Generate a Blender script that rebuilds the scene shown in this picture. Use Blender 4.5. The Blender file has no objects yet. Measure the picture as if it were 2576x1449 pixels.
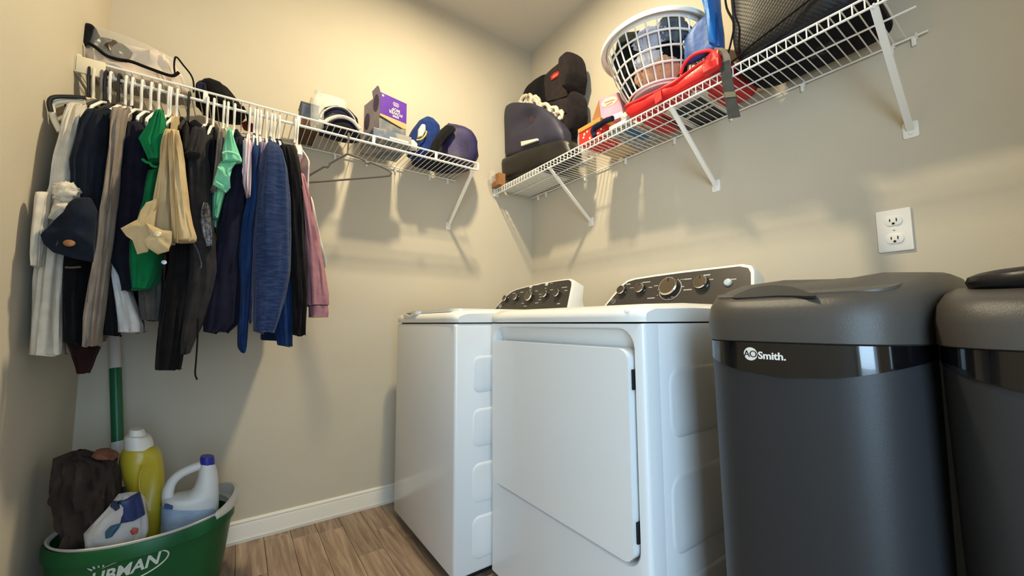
import bpy, bmesh, math, random
from mathutils import Vector, Matrix, noise

PI = math.pi
S = bpy.context.scene
COL = S.collection

# ------------------------------------------------------------------ camera
F_PX, YAW, PITCH, ROLL = 983.0443, 0.9604, 0.0868, -0.0047
CAM = Vector((-1.6008, -2.0468, 0.9041))
fwd = Vector((math.cos(YAW)*math.cos(PITCH), math.sin(YAW)*math.cos(PITCH), math.sin(PITCH)))
rgt = Vector((math.sin(YAW), -math.cos(YAW), 0))
upv = rgt.cross(fwd)
rgt, upv = (rgt*math.cos(ROLL)+upv*math.sin(ROLL)), (upv*math.cos(ROLL)-rgt*math.sin(ROLL))
cd = bpy.data.cameras.new('camera')
cd.sensor_width = 36.0
cd.lens = F_PX/2576*36.0
cd.clip_start = 0.02
cam = bpy.data.objects.new('camera', cd)
COL.objects.link(cam)
cam.matrix_world = Matrix(((rgt.x, upv.x, -fwd.x, CAM.x), (rgt.y, upv.y, -fwd.y, CAM.y),
                           (rgt.z, upv.z, -fwd.z, CAM.z), (0, 0, 0, 1)))
S.camera = cam

def at(u, v, ax, val):
    """measured point of the photo -> the real point on the plane x/y/z = val"""
    d = fwd + rgt*((u-1288)/F_PX) - upv*((v-724.5)/F_PX)
    i = 'xyz'.index(ax)
    return CAM + d*((val-CAM[i])/d[i])

def on_plane(u, v, p0, n):
    d = fwd + rgt*((u-1288)/F_PX) - upv*((v-724.5)/F_PX)
    return CAM + d*((Vector(p0)-CAM).dot(n)/d.dot(n))

# ------------------------------------------------------------------ world, light, exposure
W = bpy.data.worlds.new('World')
S.world = W
W.use_nodes = True
W.node_tree.nodes['Background'].inputs[0].default_value = (0.52, 0.76, 1.0, 1)
W.node_tree.nodes['Background'].inputs[1].default_value = 3.0
S.view_settings.view_transform = 'Standard'
S.view_settings.look = 'None'
S.view_settings.exposure = 0.18
S.view_settings.gamma = 1.0
S.view_settings.use_curve_mapping = False
LAMP_POS = (-0.95, -0.93, 2.745)
LAMP_W = 36.0
DOOR = (-1.98, -1.18, -2.42)           # opening x range and wall plane of the doorway behind the camera
pl = bpy.data.lights.new('ceiling_lamp_glow', 'AREA')
pl.energy = LAMP_W
pl.color = (1.0, 0.84, 0.55)
pl.shape = 'DISK'
pl.size = 0.11
plo = bpy.data.objects.new('ceiling_lamp_glow', pl)
COL.objects.link(plo)
plo.location = LAMP_POS
# daylight from the window of the hall beyond the doorway, falling through the opening
al = bpy.data.lights.new('hall_window_daylight', 'AREA')
al.shape = 'RECTANGLE'
al.size, al.size_y = 1.5, 1.5
al.energy = 95.0
al.color = (0.55, 0.78, 1.0)
alo = bpy.data.objects.new('hall_window_daylight', al)
COL.objects.link(alo)
alo.location = (-2.9, -3.3, 1.35)
alo.rotation_euler = (Vector((-0.3, -0.95, 1.15))-Vector(alo.location)).to_track_quat('-Z', 'Y').to_euler()

# ------------------------------------------------------------------ helpers
def lin(c):
    c /= 255.0
    return c/12.92 if c <= 0.04045 else ((c+0.055)/1.055)**2.4
def rgb(c):
    return (lin(c[0]), lin(c[1]), lin(c[2]), 1.0)

def mat(name, col, rough=0.5, metal=0.0, col2=None, scale=8.0, bump=0.0, bscale=120.0, stretch=None,
        spec=0.5, trans=0.0, alpha=1.0, sheen=0.0, coat=0.0, emit=0.0, thr=(0.35, 0.65), detail=4.0, ior=1.45):
    m = bpy.data.materials.new(name)
    m.use_nodes = True
    nt = m.node_tree
    b = nt.nodes['Principled BSDF']
    b.inputs['Base Color'].default_value = rgb(col)
    b.inputs['Roughness'].default_value = rough
    b.inputs['Metallic'].default_value = metal
    b.inputs['Specular IOR Level'].default_value = spec
    b.inputs['Transmission Weight'].default_value = trans
    b.inputs['Alpha'].default_value = alpha
    b.inputs['Sheen Weight'].default_value = sheen
    b.inputs['Coat Weight'].default_value = coat
    b.inputs['IOR'].default_value = ior
    if emit:
        b.inputs['Emission Color'].default_value = rgb(col)
        b.inputs['Emission Strength'].default_value = emit
    if col2 or bump:
        tc = nt.nodes.new('ShaderNodeTexCoord')
        mp = nt.nodes.new('ShaderNodeMapping')
        nt.links.new(tc.outputs['Object'], mp.inputs['Vector'])
        if stretch: mp.inputs['Scale'].default_value = stretch
    if col2:
        n = nt.nodes.new('ShaderNodeTexNoise')
        n.inputs['Scale'].default_value = scale
        n.inputs['Detail'].default_value = detail
        r = nt.nodes.new('ShaderNodeValToRGB')
        r.color_ramp.elements[0].position, r.color_ramp.elements[1].position = thr
        r.color_ramp.elements[0].color = rgb(col)
        r.color_ramp.elements[1].color = rgb(col2)
        nt.links.new(mp.outputs[0], n.inputs['Vector'])
        nt.links.new(n.outputs['Fac'], r.inputs['Fac'])
        nt.links.new(r.outputs[0], b.inputs['Base Color'])
    if bump:
        n2 = nt.nodes.new('ShaderNodeTexNoise')
        n2.inputs['Scale'].default_value = bscale
        n2.inputs['Detail'].default_value = 3
        bp = nt.nodes.new('ShaderNodeBump')
        bp.inputs['Strength'].default_value = bump
        bp.inputs['Distance'].default_value = 0.003
        nt.links.new(mp.outputs[0], n2.inputs['Vector'])
        nt.links.new(n2.outputs['Fac'], bp.inputs['Height'])
        nt.links.new(bp.outputs[0], b.inputs['Normal'])
    return m

def cloth(name, col, col2=None, **k):
    k.setdefault('rough', 0.9); k.setdefault('bump', 0.7); k.setdefault('bscale', 42)
    k.setdefault('spec', 0.15); k.setdefault('sheen', 0.04); k.setdefault('scale', 30)
    return mat(name, col, col2=col2, **k)

class MB:
    """collects shapes in world coordinates, then links them as ONE mesh object"""
    def __init__(s): s.v = []; s.f = []
    def add(s, vs, fs):
        n = len(s.v)
        s.v += [Vector(p) for p in vs]
        s.f += [tuple(i+n for i in f) for f in fs]
        return s
    def bm(s, b):
        b.verts.ensure_lookup_table(); b.verts.index_update()
        s.add([v.co.copy() for v in b.verts], [[v.index for v in f.verts] for f in b.faces])
        b.free()
        return s
    def box(s, lo, hi, bev=0.0, seg=2, rot=None):
        b = bmesh.new()
        bmesh.ops.create_cube(b, size=1)
        c = [(lo[i]+hi[i])/2 for i in range(3)]; d = [abs(hi[i]-lo[i]) for i in range(3)]
        for v in b.verts: v.co = Vector((v.co.x*d[0], v.co.y*d[1], v.co.z*d[2]))
        if bev: bmesh.ops.bevel(b, geom=b.edges[:], offset=min(bev, min(d)*0.49), segments=seg, affect='EDGES', profile=0.5)
        for v in b.verts:
            if rot is not None: v.co = rot @ v.co
            v.co += Vector(c)
        return s.bm(b)
    def tube(s, pts, r, n=8, closed=False):
        pts = [Vector(p) for p in pts]
        m = len(pts); vs = []; fs = []
        prev = None
        for i, p in enumerate(pts):
            if closed: t = pts[(i+1) % m]-pts[i-1]
            else: t = pts[min(i+1, m-1)]-pts[max(i-1, 0)]
            t.normalize()
            if prev is None:
                a = Vector((0, 0, 1)) if abs(t.z) < 0.9 else Vector((1, 0, 0))
                x = t.cross(a).normalized()
            else:
                x = (prev-t*prev.dot(t)).normalized()
            prev = x
            y = t.cross(x)
            rr = r[i] if isinstance(r, (list, tuple)) else r
            vs += [p+(x*math.cos(2*PI*k/n)+y*math.sin(2*PI*k/n))*rr for k in range(n)]
        for i in range(m if closed else m-1):
            j = (i+1) % m
            for k in range(n):
                fs.append((i*n+k, i*n+(k+1) % n, j*n+(k+1) % n, j*n+k))
        if not closed:
            fs.append(tuple(range(n-1, -1, -1))); fs.append(tuple((m-1)*n+k for k in range(n)))
        return s.add(vs, fs)
    def loft(s, rings, cap0=True, cap1=True, closed=False):
        n = len(rings[0]); vs = [p for r in rings for p in r]; fs = []
        m = len(rings)
        for i in range(m if closed else m-1):
            j = (i+1) % m
            for k in range(n):
                fs.append((i*n+k, i*n+(k+1) % n, j*n+(k+1) % n, j*n+k))
        if not closed:
            if cap0: fs.append(tuple(range(n-1, -1, -1)))
            if cap1: fs.append(tuple((m-1)*n+k for k in range(n)))
        return s.add(vs, fs)
    def lathe(s, prof, o, axis=(0, 0, 1), n=28, sx=1.0, sy=1.0, cap0=True, cap1=True):
        q = Vector((0, 0, 1)).rotation_difference(Vector(axis)).to_matrix()
        o = Vector(o)
        return s.loft([[o+q @ Vector((r*sx*math.cos(2*PI*k/n), r*sy*math.sin(2*PI*k/n), z)) for k in range(n)]
                       for r, z in prof], cap0, cap1)
    def prism(s, poly, fn, d0, d1, bev=0.0, seg=2):
        """poly of (a, b); fn(a, b, d) -> point; extruded from d0 to d1"""
        n = len(poly)
        b = bmesh.new()
        v0 = [b.verts.new((p[0], p[1], d0)) for p in poly]
        v1 = [b.verts.new((p[0], p[1], d1)) for p in poly]
        b.faces.new(v0[::-1]); b.faces.new(v1)
        for i in range(n): b.faces.new((v0[i], v0[(i+1) % n], v1[(i+1) % n], v1[i]))
        bmesh.ops.recalc_face_normals(b, faces=b.faces[:])
        if bev:
            es = [e for e in b.edges if abs(e.verts[0].co.z-e.verts[1].co.z) < 1e-9 and abs(e.verts[0].co.z-d1) < 1e-9]
            bmesh.ops.bevel(b, geom=es, offset=bev, segments=seg, affect='EDGES', profile=0.5)
        for v in b.verts: v.co = Vector(fn(v.co.x, v.co.y, v.co.z))
        return s.bm(b)
    def frame(s, outer, inner, fn, d0, d1):
        """plate with a hole: outer and inner loops with the same count"""
        n = len(outer)
        R = lambda lp, d: [Vector(fn(a, b, d)) for a, b in lp]
        return s.loft([R(outer, d0), R(outer, d1), R(inner, d1), R(inner, d0)], closed=True)
    def ell(s, c, r, nu=24, nv=14, amp=0.0, fs=6.0, seed=0, e=1.0, rot=None):
        rings = []
        sg = lambda x: math.copysign(abs(x)**e, x)
        for j in range(nv+1):
            ph = -PI/2+PI*(j*0.994+nv*0.003)/nv
            ring = []
            for i in range(nu):
                th = 2*PI*i/nu
                d = Vector((sg(math.cos(ph))*sg(math.cos(th)), sg(math.cos(ph))*sg(math.sin(th)), sg(math.sin(ph))))
                k = 1.0
                if amp:
                    k += amp*noise.noise(d*fs*0.35+Vector((seed*7.1, seed*3.3, 0)))+0.5*amp*noise.noise(d*fs+Vector((seed*2.1, 0, seed)))
                p = Vector((d.x*r[0], d.y*r[1], d.z*r[2]))*k
                if rot is not None: p = rot @ p
                ring.append(Vector(c)+p)
            rings.append(ring)
        return s.loft(rings)
    def build(s, name, m, parent=None, smooth=True, ang=40, kind=None, origin=None):
        me = bpy.data.meshes.new(name)
        o = bpy.data.objects.new(name, me)
        COL.objects.link(o)
        off = Vector((0, 0, 0))
        if parent is not None:
            o.parent = parent
            q = parent
            while q is not None: off += q.location; q = q.parent
        elif s.v:
            if origin is None:
                origin = Vector((sum(p.x for p in s.v)/len(s.v), sum(p.y for p in s.v)/len(s.v), min(p.z for p in s.v)))
            o.location = origin; off = Vector(origin)
        me.from_pydata([p-off for p in s.v], [], s.f)
        bmm = bmesh.new(); bmm.from_mesh(me)
        bmesh.ops.recalc_face_normals(bmm, faces=bmm.faces[:])
        bmm.to_mesh(me); bmm.free()
        me.update()
        if smooth:
            me.polygons.foreach_set('use_smooth', [True]*len(me.polygons))
            me.set_sharp_from_angle(angle=math.radians(ang))
        me.materials.append(m)
        if kind: o['kind'] = kind
        return o

def thing(name, label, cat, loc, group=None):
    o = bpy.data.objects.new(name, None)
    COL.objects.link(o)
    o.empty_display_size = 0.03
    o.location = loc
    return tag(o, label, cat, group)
def tag(o, label, cat, group=None):
    o['label'] = label; o['category'] = cat
    if group: o['group'] = group
    return o
def struct(o): o['kind'] = 'structure'; return o
def lab(o, text): o['label'] = text; return o

def rrect(a0, a1, b0, b1, r, n=5):
    pts = []
    for (ca, cb, t0) in ((a1-r, b1-r, 0), (a0+r, b1-r, PI/2), (a0+r, b0+r, PI), (a1-r, b0+r, 1.5*PI)):
        for k in range(n+1):
            t = t0+PI/2*k/n
            pts.append((ca+r*math.cos(t), cb+r*math.sin(t)))
    return pts
def rect_like(loop, a0, a1, b0, b1):
    """the points of a loop pushed out to the rectangle a0..a1, b0..b1 (same count)"""
    out = []
    ca = (min(p[0] for p in loop)+max(p[0] for p in loop))/2; cb = (min(p[1] for p in loop)+max(p[1] for p in loop))/2
    q = len(loop)//4
    cor = [(a1, b1), (a0, b1), (a0, b0), (a1, b0)]
    for i, (a, b) in enumerate(loop):
        c = cor[i//q]; k = i % q
        if k == q//2 or k == q-1-q//2: out.append(c)
        elif (k < q//2) == (i//q in (0, 2)): out.append((c[0], b))
        else: out.append((a, c[1]))
    return out

def text_geo(body, size, bold=0.0, extr=0.0006, shear=0.0, spacing=1.0):
    c = bpy.data.curves.new('t', 'FONT')
    c.body = body; c.size = size; c.offset = bold; c.extrude = extr; c.shear = shear; c.space_character = spacing
    c.align_x = 'CENTER'; c.align_y = 'CENTER'; c.resolution_u = 3
    o = bpy.data.objects.new('t', c); COL.objects.link(o)
    dg = bpy.context.evaluated_depsgraph_get()
    me = o.evaluated_get(dg).to_mesh()
    vs = [v.co.copy() for v in me.vertices]; fs = [tuple(p.vertices) for p in me.polygons]
    o.evaluated_get(dg).to_mesh_clear()
    bpy.data.objects.remove(o); bpy.data.curves.remove(c)
    return vs, fs

def copy_of(o, loc, parent=None):
    c = o.copy(); COL.objects.link(c)
    c.parent = parent; c.location = loc
    return c

# ------------------------------------------------------------------ materials shared
M = {}
M['wall'] = mat('wall_paint', (203, 194, 175), 0.75, col2=(199, 190, 171), scale=3, bump=0.12, bscale=260, spec=0.25)
M['ceiling'] = mat('ceiling_paint', (214, 208, 196), 0.9, bump=0.5, bscale=90, spec=0.2)
M['trim'] = mat('white_trim', (226, 222, 212), 0.35, bump=0.03, bscale=60)
M['epoxy'] = mat('white_wire_coating', (238, 236, 230), 0.3, bump=0.02)
M['enamel'] = mat('white_enamel', (226, 228, 228), 0.22, coat=0.3, bump=0.02, bscale=500)
M['enamel_top'] = mat('white_top_enamel', (232, 231, 226), 0.25, coat=0.3, bump=0.02, bscale=500)
M['panel'] = mat('charcoal_panel', (58, 54, 50), 0.35, bump=0.03, bscale=900)
M['chrome'] = mat('chrome', (220, 220, 220), 0.12, 1.0, bump=0.01)
M['blackplastic'] = mat('black_plastic', (22, 22, 23), 0.4, bump=0.05, bscale=600)
M['gap'] = mat('dark_rubber', (16, 16, 17), 0.8, bump=0.1)
M['whiteplastic'] = mat('white_plastic', (236, 234, 228), 0.35, bump=0.03)
M['print'] = mat('white_print', (205, 202, 196), 0.6, bump=0.01)
# ------------------------------------------------------------------ room
LX, H, FY = -2.0575, 2.79, -2.42
def slab(name, lo, hi, m): return struct(MB().box(lo, hi).build(name, m, smooth=False))
slab('wall_left', (LX-0.1, FY-0.1, 0), (LX, 0.1, H), M['wall'])
slab('wall_back', (LX, 0, 0), (0.1, 0.1, H), M['wall'])
slab('wall_right', (0, FY-0.1, 0), (0.1, 0, H), M['wall'])
slab('ceiling', (LX-0.1, FY-0.1, H), (0.1, 0.1, H+0.08), M['ceiling'])
b = MB()
b.box((DOOR[1], FY-0.1, 0), (0, FY, H)); b.box((LX, FY-0.1, 0), (DOOR[0], FY, H)); b.box((DOOR[0], FY-0.1, 2.05), (DOOR[1], FY, H))
struct(b.build('wall_front', M['wall'], smooth=False))
sub = mat('subfloor', (60, 48, 38), 0.8, bump=0.1)
fl = struct(MB().box((LX-0.1, FY-0.1, -0.06), (0.1, 0.1, -0.0042)).build('floor', sub, smooth=False))

def plank_mat():
    m = mat('oak_plank', (150, 128, 105), 0.42, bump=0.06, bscale=40, stretch=(14, 1.2, 1))
    nt = m.node_tree; b = nt.nodes['Principled BSDF']; L = nt.links.new
    tc = nt.nodes.new('ShaderNodeTexCoord'); oi = nt.nodes.new('ShaderNodeObjectInfo')
    mp = nt.nodes.new('ShaderNodeMapping'); mp.inputs['Scale'].default_value = (13, 0.9, 1)
    ml = nt.nodes.new('ShaderNodeVectorMath'); ml.operation = 'SCALE'; ml.inputs['Scale'].default_value = 37.0
    cb = nt.nodes.new('ShaderNodeCombineXYZ')
    ad = nt.nodes.new('ShaderNodeVectorMath'); ad.operation = 'ADD'
    L(oi.outputs['Random'], cb.inputs[0]); L(oi.outputs['Random'], cb.inputs[1]); L(cb.outputs[0], ml.inputs[0])
    L(tc.outputs['Object'], ad.inputs[0]); L(ml.outputs[0], ad.inputs[1]); L(ad.outputs[0], mp.inputs['Vector'])
    n = nt.nodes.new('ShaderNodeTexNoise'); n.inputs['Scale'].default_value = 2.6; n.inputs['Detail'].default_value = 7
    n.inputs['Distortion'].default_value = 1.4; n.inputs['Roughness'].default_value = 0.62
    L(mp.outputs[0], n.inputs['Vector'])
    r = nt.nodes.new('ShaderNodeValToRGB')
    for p, c in ((0.28, (98, 80, 67)), (0.5, (136, 115, 97)), (0.72, (168, 148, 127))):
        e = r.color_ramp.elements.new(p); e.color = rgb(c)
    r.color_ramp.elements.remove(r.color_ramp.elements[0]); r.color_ramp.elements.remove(r.color_ramp.elements[-1])
    L(n.outputs['Fac'], r.inputs['Fac'])
    hs = nt.nodes.new('ShaderNodeHueSaturation')
    mr = nt.nodes.new('ShaderNodeMapRange'); mr.inputs['To Min'].default_value = 0.78; mr.inputs['To Max'].default_value = 1.16
    L(oi.outputs['Random'], mr.inputs['Value']); L(mr.outputs[0], hs.inputs['Value']); L(r.outputs[0], hs.inputs['Color'])
    L(hs.outputs[0], b.inputs['Base Color'])
    return m
PM = plank_mat()
rnd = random.Random(4)
PW, PL = 0.098, 0.62
def plank_mesh(w, l):
    return MB().box((-w/2+0.0006, -l/2+0.0006, -0.0042), (w/2-0.0006, l/2-0.0006, 0), bev=0.0008, seg=1)
proto = plank_mesh(PW, PL).build('plank', PM, smooth=False, origin=(0, 0, 0))
first = True
x = LX+PW/2
while x < 0.02:
    y = FY+PL*rnd.uniform(-0.4, 0.4)
    while y-PL/2 < 0:
        o = proto if first else copy_of(proto, (0, 0, 0))
        o.parent = fl
        o.location = Vector((x, y, 0))-fl.location
        first = False
        y += PL
    x += PW

def baseboard(name, p0, p1, nrm):
    """moulded skirting: straight face, ogee top"""
    prof = [(0, 0), (0.013, 0), (0.014, 0.012), (0.011, 0.02), (0.011, 0.066), (0.008, 0.074), (0.0085, 0.08), (0.004, 0.0875), (0, 0.0885)]
    b = MB(); n = Vector(nrm)
    b.loft([[Vector(p)+n*a+Vector((0, 0, z)) for a, z in prof] for p in (p0, p1)])
    return struct(b.build(name, M['trim'], ang=25))
baseboard('baseboard_back', (LX, 0, 0), (0, 0, 0), (0, -1, 0))
baseboard('baseboard_left', (LX, FY, 0), (LX, 0, 0), (1, 0, 0))
baseboard('baseboard_right', (0, FY, 0), (0, 0, 0), (-1, 0, 0))

# door casing of the opening behind the camera
b = MB()
b.box((DOOR[0]-0.06, FY, 0), (DOOR[0], FY+0.016, 2.11), 0.004); b.box((DOOR[1], FY, 0), (DOOR[1]+0.06, FY+0.016, 2.11), 0.004)
b.box((DOOR[0], FY, 2.05), (DOOR[1], FY+0.016, 2.11), 0.004)
struct(b.build('trim_1', M['trim'], smooth=False))

# ceiling lamp (just above the frame): flush disc with a lit diffuser
t = thing('ceiling_light', 'round flush ceiling disc light in the middle of the ceiling', 'light', (LAMP_POS[0], LAMP_POS[1], H))
MB().lathe([(0.001, 0), (0.125, 0), (0.13, -0.012), (0.126, -0.034), (0.105, -0.036), (0.105, -0.028), (0.001, -0.028)], (LAMP_POS[0], LAMP_POS[1], H), n=40).build('lamp_pan', M['trim'], t)
gl = mat('lit_frosted_glass', (255, 226, 180), 0.5, emit=6.0, bump=0.01)
MB().lathe([(0.001, -0.034), (0.09, -0.033), (0.104, -0.029), (0.104, -0.0285), (0.001, -0.0285)], (LAMP_POS[0], LAMP_POS[1], H), n=40).build('diffuser', gl, t)

# outlet
oy0, oy1, oz0, oz1 = -1.799, -1.7215, 1.108, 1.235
cy, cz = (oy0+oy1)/2, (oz0+oz1)/2
t = thing('wall_outlet', 'white double wall outlet on the right wall beneath the wire shelf', 'outlet', (0, cy, cz))
fx = lambda a, b, d: (-d, a, b)
MB().prism(rrect(oy0, oy1, oz0, oz1, 0.004, 3), fx, 0, 0.006, bev=0.003).build('cover_plate', M['whiteplastic'], t)
for dz in (0.029, -0.025):
    r_ = []
    for k in range(28):
        q = 2*PI*k/28
        r_.append((cy+0.0195*math.cos(q), cz+dz+max(-0.0145, min(0.0145, 0.0185*math.sin(q)))))
    rc = MB().prism(r_, fx, 0.006, 0.0085, bev=0.001).build('receptacle', M['whiteplastic'], t)
    sl = MB().box((-0.0089, cy-0.0085, cz+dz-0.003), (-0.0083, cy-0.006, cz+dz+0.007))
    sl.box((-0.0089, cy+0.006, cz+dz-0.002), (-0.0083, cy+0.0085, cz+dz+0.006))
    sl.lathe([(0.0035, 0), (0.0035, 0.0006)], (-0.0083, cy, cz+dz-0.0085), (-1, 0, 0), 10)
    sl.build('slot', M['gap'], rc)
MB().lathe([(0.003, 0), (0.003, 0.001), (0.0015, 0.0018)], (-0.006, cy, cz+0.002), (-1, 0, 0), 12).build('screw', M['chrome'], t)

# ------------------------------------------------------------------ wire shelves
SD, ZR, ZL = 0.3035, 1.738, 1.742
WR = 0.0019
YR_END, XL_END = -1.85, -0.60
def brace(b, top, bot, w):
    """steel strut, folded to a channel, with its foot plate on the wall"""
    top, bot, w = Vector(top), Vector(bot), Vector(w)
    d = (bot-top).normalized(); n = d.cross(w).normalized()
    b.loft([[p-w*0.008+n*0.004, p+w*0.008+n*0.004, p+w*0.008-n*0.004, p-w*0.008-n*0.004] for p in (top, bot)])
rs = thing('wire_shelf', 'white ventilated wire shelf along the right wall above the washer and dryer', 'shelf', (0, YR_END/2, ZR))
rail = lambda p, q, r, nm, par: MB().tube([p, q], r, 10).build(nm, M['epoxy'], par)
rail((-SD, -0.012, ZR), (-SD, YR_END, ZR), 0.0034, 'front_rail', rs)
rail((-SD-0.001, -0.012, ZR-0.033), (-SD-0.001, YR_END, ZR-0.033), 0.0034, 'lip_rail', rs)
rail((-0.012, -0.012, ZR-0.004), (-0.012, YR_END-0.02, ZR-0.004), 0.0034, 'back_rail', rs)
rail((-0.165, -0.012, ZR-0.005), (-0.165, YR_END-0.02, ZR-0.005), 0.003, 'middle_rail', rs)
wp = MB().tube([(0.0, 0, 0), (-SD+0.008, 0, 0), (-SD, 0, -0.003), (-SD, 0, -0.033)], WR, 6).build('wire', M['epoxy'], origin=(0, 0, 0))
n = int((abs(YR_END)-0.02)/0.0254)
for k in range(n):
    o = wp if k == 0 else copy_of(wp, (0, 0, 0))
    o.parent = rs
    o.location = Vector((-0.004, -0.02-0.0254*k, ZR+0.002))-rs.location
for (u, v) in ((1382, 420), (1688, 275), (2198, 10)):
    y = at(u, v, 'x', -SD).y
    b = MB(); brace(b, (-SD-0.002, y, ZR-0.03), (-0.002, y, 1.462), (0, 1, 0))
    s_ = b.build('support_brace', M['epoxy'], rs, smooth=False)
    MB().prism(rrect(y-0.017, y+0.017, 1.438, 1.487, 0.006, 3), lambda a, c, d: (-d, a, c), 0, 0.004, 0.001).build('foot_plate', M['epoxy'], s_)
    MB().lathe([(0.005, 0), (0.005, 0.002), (0.002, 0.004)], (-0.004, y, 1.452), (-1, 0, 0), 10).build('screw', M['epoxy'], s_)
    MB().tube([(-SD, y, ZR-0.038), (-SD-0.006, y, ZR-0.033), (-SD, y, ZR-0.027)], 0.003, 6).build('hook_end', M['epoxy'], s_)
for (u, v) in ((1352, 500), (1372, 488), (1470, 441), (1572, 399), (1695, 346), (1838, 289), (2017, 214), (2240, 112), (2297, 92)):
    y = at(u, v, 'x', -0.012).y
    c_ = MB().box((-0.012, y-0.005, ZR-0.03), (0, y+0.005, ZR-0.004), 0.002)
    c_.tube([(-0.004, y-0.006, ZR-0.01), (-0.018, y-0.006, ZR-0.004), (-0.012, y-0.006, ZR+0.003)], 0.003, 6)
    c_.build('wall_clip', M['epoxy'], rs)
MB().box((-SD-0.008, -0.012, ZR-0.042), (-SD+0.028, 0, ZR+0.008), 0.003).build('end_bracket', M['epoxy'], rs)

ls = thing('wire_shelf', 'white wire shelf with hanging rod on the back wall over the hanging clothes', 'shelf', ((LX+XL_END)/2, 0, ZL))
X0 = LX+0.004
rail((X0, -SD, ZL), (XL_END, -SD, ZL), 0.0042, 'front_rail', ls)
MB().tube([(X0, -SD, ZL-0.038), (XL_END, -SD, ZL-0.038), (XL_END+0.004, -SD, ZL-0.034), (XL_END+0.004, -SD, ZL-0.004), (XL_END, -SD, ZL)], 0.0055, 10).build('hanging_rod', M['epoxy'], ls)
rail((X0, -0.012, ZL-0.004), (XL_END+0.02, -0.012, ZL-0.004), 0.0034, 'back_rail', ls)
rail((X0, -0.235, ZL-0.005), (XL_END, -0.235, ZL-0.005), 0.003, 'middle_rail', ls)
wp = MB().tube([(0, 0, 0), (0, -SD+0.004, 0)], WR, 6).build('wire', M['epoxy'], origin=(0, 0, 0))
n = int((XL_END-X0)/0.0254)
for k in range(n):
    o = wp if k == 0 else copy_of(wp, (0, 0, 0))
    o.parent = ls
    o.location = Vector((XL_END-0.012-0.0254*k, -0.006, ZL+0.0015))-ls.location
for u, v in ((517, 240), (751, 305), (940, 352), (1097, 393)):
    x = at(u, v, 'y', -SD).x
    MB().box((x-0.007, -SD-0.0035, ZL-0.038), (x+0.007, -SD+0.0035, ZL+0.001), 0.002).build('rod_tab', M['epoxy'], ls)
for u, v in ((843, 393), (923, 408), (995, 430), (1082, 440), (1127, 455)):
    x = at(u, v, 'y', -0.012).x
    c_ = MB().box((x-0.005, -0.012, ZL-0.03), (x+0.005, 0, ZL-0.004), 0.002)
    c_.tube([(x-0.006, -0.004, ZL-0.01), (x-0.006, -0.018, ZL-0.004), (x-0.006, -0.012, ZL+0.003)], 0.003, 6)
    c_.build('wall_clip', M['epoxy'], ls)
xb = -0.622
b = MB(); brace(b, (xb, -SD, ZL-0.036), (xb, -0.002, 1.462), (1, 0, 0))
s_ = b.build('support_brace', M['epoxy'], ls, smooth=False)
MB().prism(rrect(xb-0.014, xb+0.014, 1.442, 1.485, 0.005, 3), lambda a, c, d: (a, -d, c), 0, 0.004, 0.001).build('foot_plate', M['epoxy'], s_)
eb = MB().box((LX, -SD-0.014, ZL-0.05), (LX+0.068, -SD-0.004, ZL+0.004), 0.003)
eb.box((LX, -SD-0.014, ZL-0.05), (LX+0.006, -0.02, ZL+0.002), 0.002); eb.box((LX, -SD-0.01, ZL+0.001), (LX+0.012, -SD+0.004, ZL+0.012), 0.003)
eb.build('end_bracket', mat('ivory_bracket', (226, 216, 188), 0.4, bump=0.03), ls)

# ------------------------------------------------------------------ washer and dryer
def cap_mesh(x0, x1, y0, y1, z0, z1, bow):
    """top casting: rounded front edge, gentle crown"""
    b = MB(); rings = []
    n = 14
    prof = [(0.0, z0), (-0.004, z0+0.012), (0.0, z0+0.028), (0.012, z1-0.008), (0.035, z1), (0.2, z1+bow), (x1-x0, z1+bow)]
    for k in range(n+1):
        s = k/n
        e = 0.0
        if k in (0, n): e = 0.012
        elif k in (1, n-1): e = 0.0
        y = y1+(y0-y1)*(s if 0 < k < n else s)
        if k == 1: y = y1+(y0-y1)*0.03
        if k == n-1: y = y1+(y0-y1)*0.97
        rings.append([Vector((x0+px+(0.014 if e else 0), y, (pz if not e else z0+(pz-z0)*0.72))) for px, pz in prof]+[Vector((x1, y, z0)), Vector((x0+0.06, y, z0))])
    return b.loft(rings)

def console(t, poly, pb, ptp, depth, bows, inset):
    """poly: (y, h) outline of the sloping face, h 0..1 from bottom to top; pb/ptp: (x, z) of face bottom/top"""
    P = lambda a, h, d: (pb[0]+(ptp[0]-pb[0])*h+d, a, pb[1]+(ptp[1]-pb[1])*h-d*0.12)
    body = MB()
    n = len(poly)
    r0 = [Vector(P(a, h, 0)) for a, h in poly]
    cy_ = sum(p[0] for p in poly)/n
    r1 = [Vector(P(cy_+(a-cy_)*1.012, h, 0.012)) for a, h in poly]
    r2 = [Vector((P(a, h, 0)[0]+depth*(0.55+0.1*h), cy_+(a-cy_)*0.985, pb[1]+(ptp[1]-pb[1])*h*0.86-0.004)) for a, h in poly]
    r3 = [Vector((pb[0]+depth, cy_+(a-cy_)*0.97, pb[1]-0.012+(ptp[1]-pb[1])*h*0.55)) for a, h in poly]
    body.loft([r0, r1, r2, r3])
    body.build('console', M['enamel_top'], t, ang=35)
    hs = [p[1] for p in poly]; 
    inn = [(cy_+(a-cy_)*inset[0], 0.5+(h-0.5)*inset[1]+inset[2]) for a, h in poly]
    q = MB().loft([[Vector(P(a, h, 0.004)) for a, h in inn], [Vector(P(a, h, -0.0018)) for a, h in inn]])
    fp = q.build('control_panel', M['panel'], t, smooth=False)
    nrm = Vector((-(ptp[1]-pb[1]), 0, ptp[0]-pb[0])).normalized()
    return fp, nrm

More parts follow.
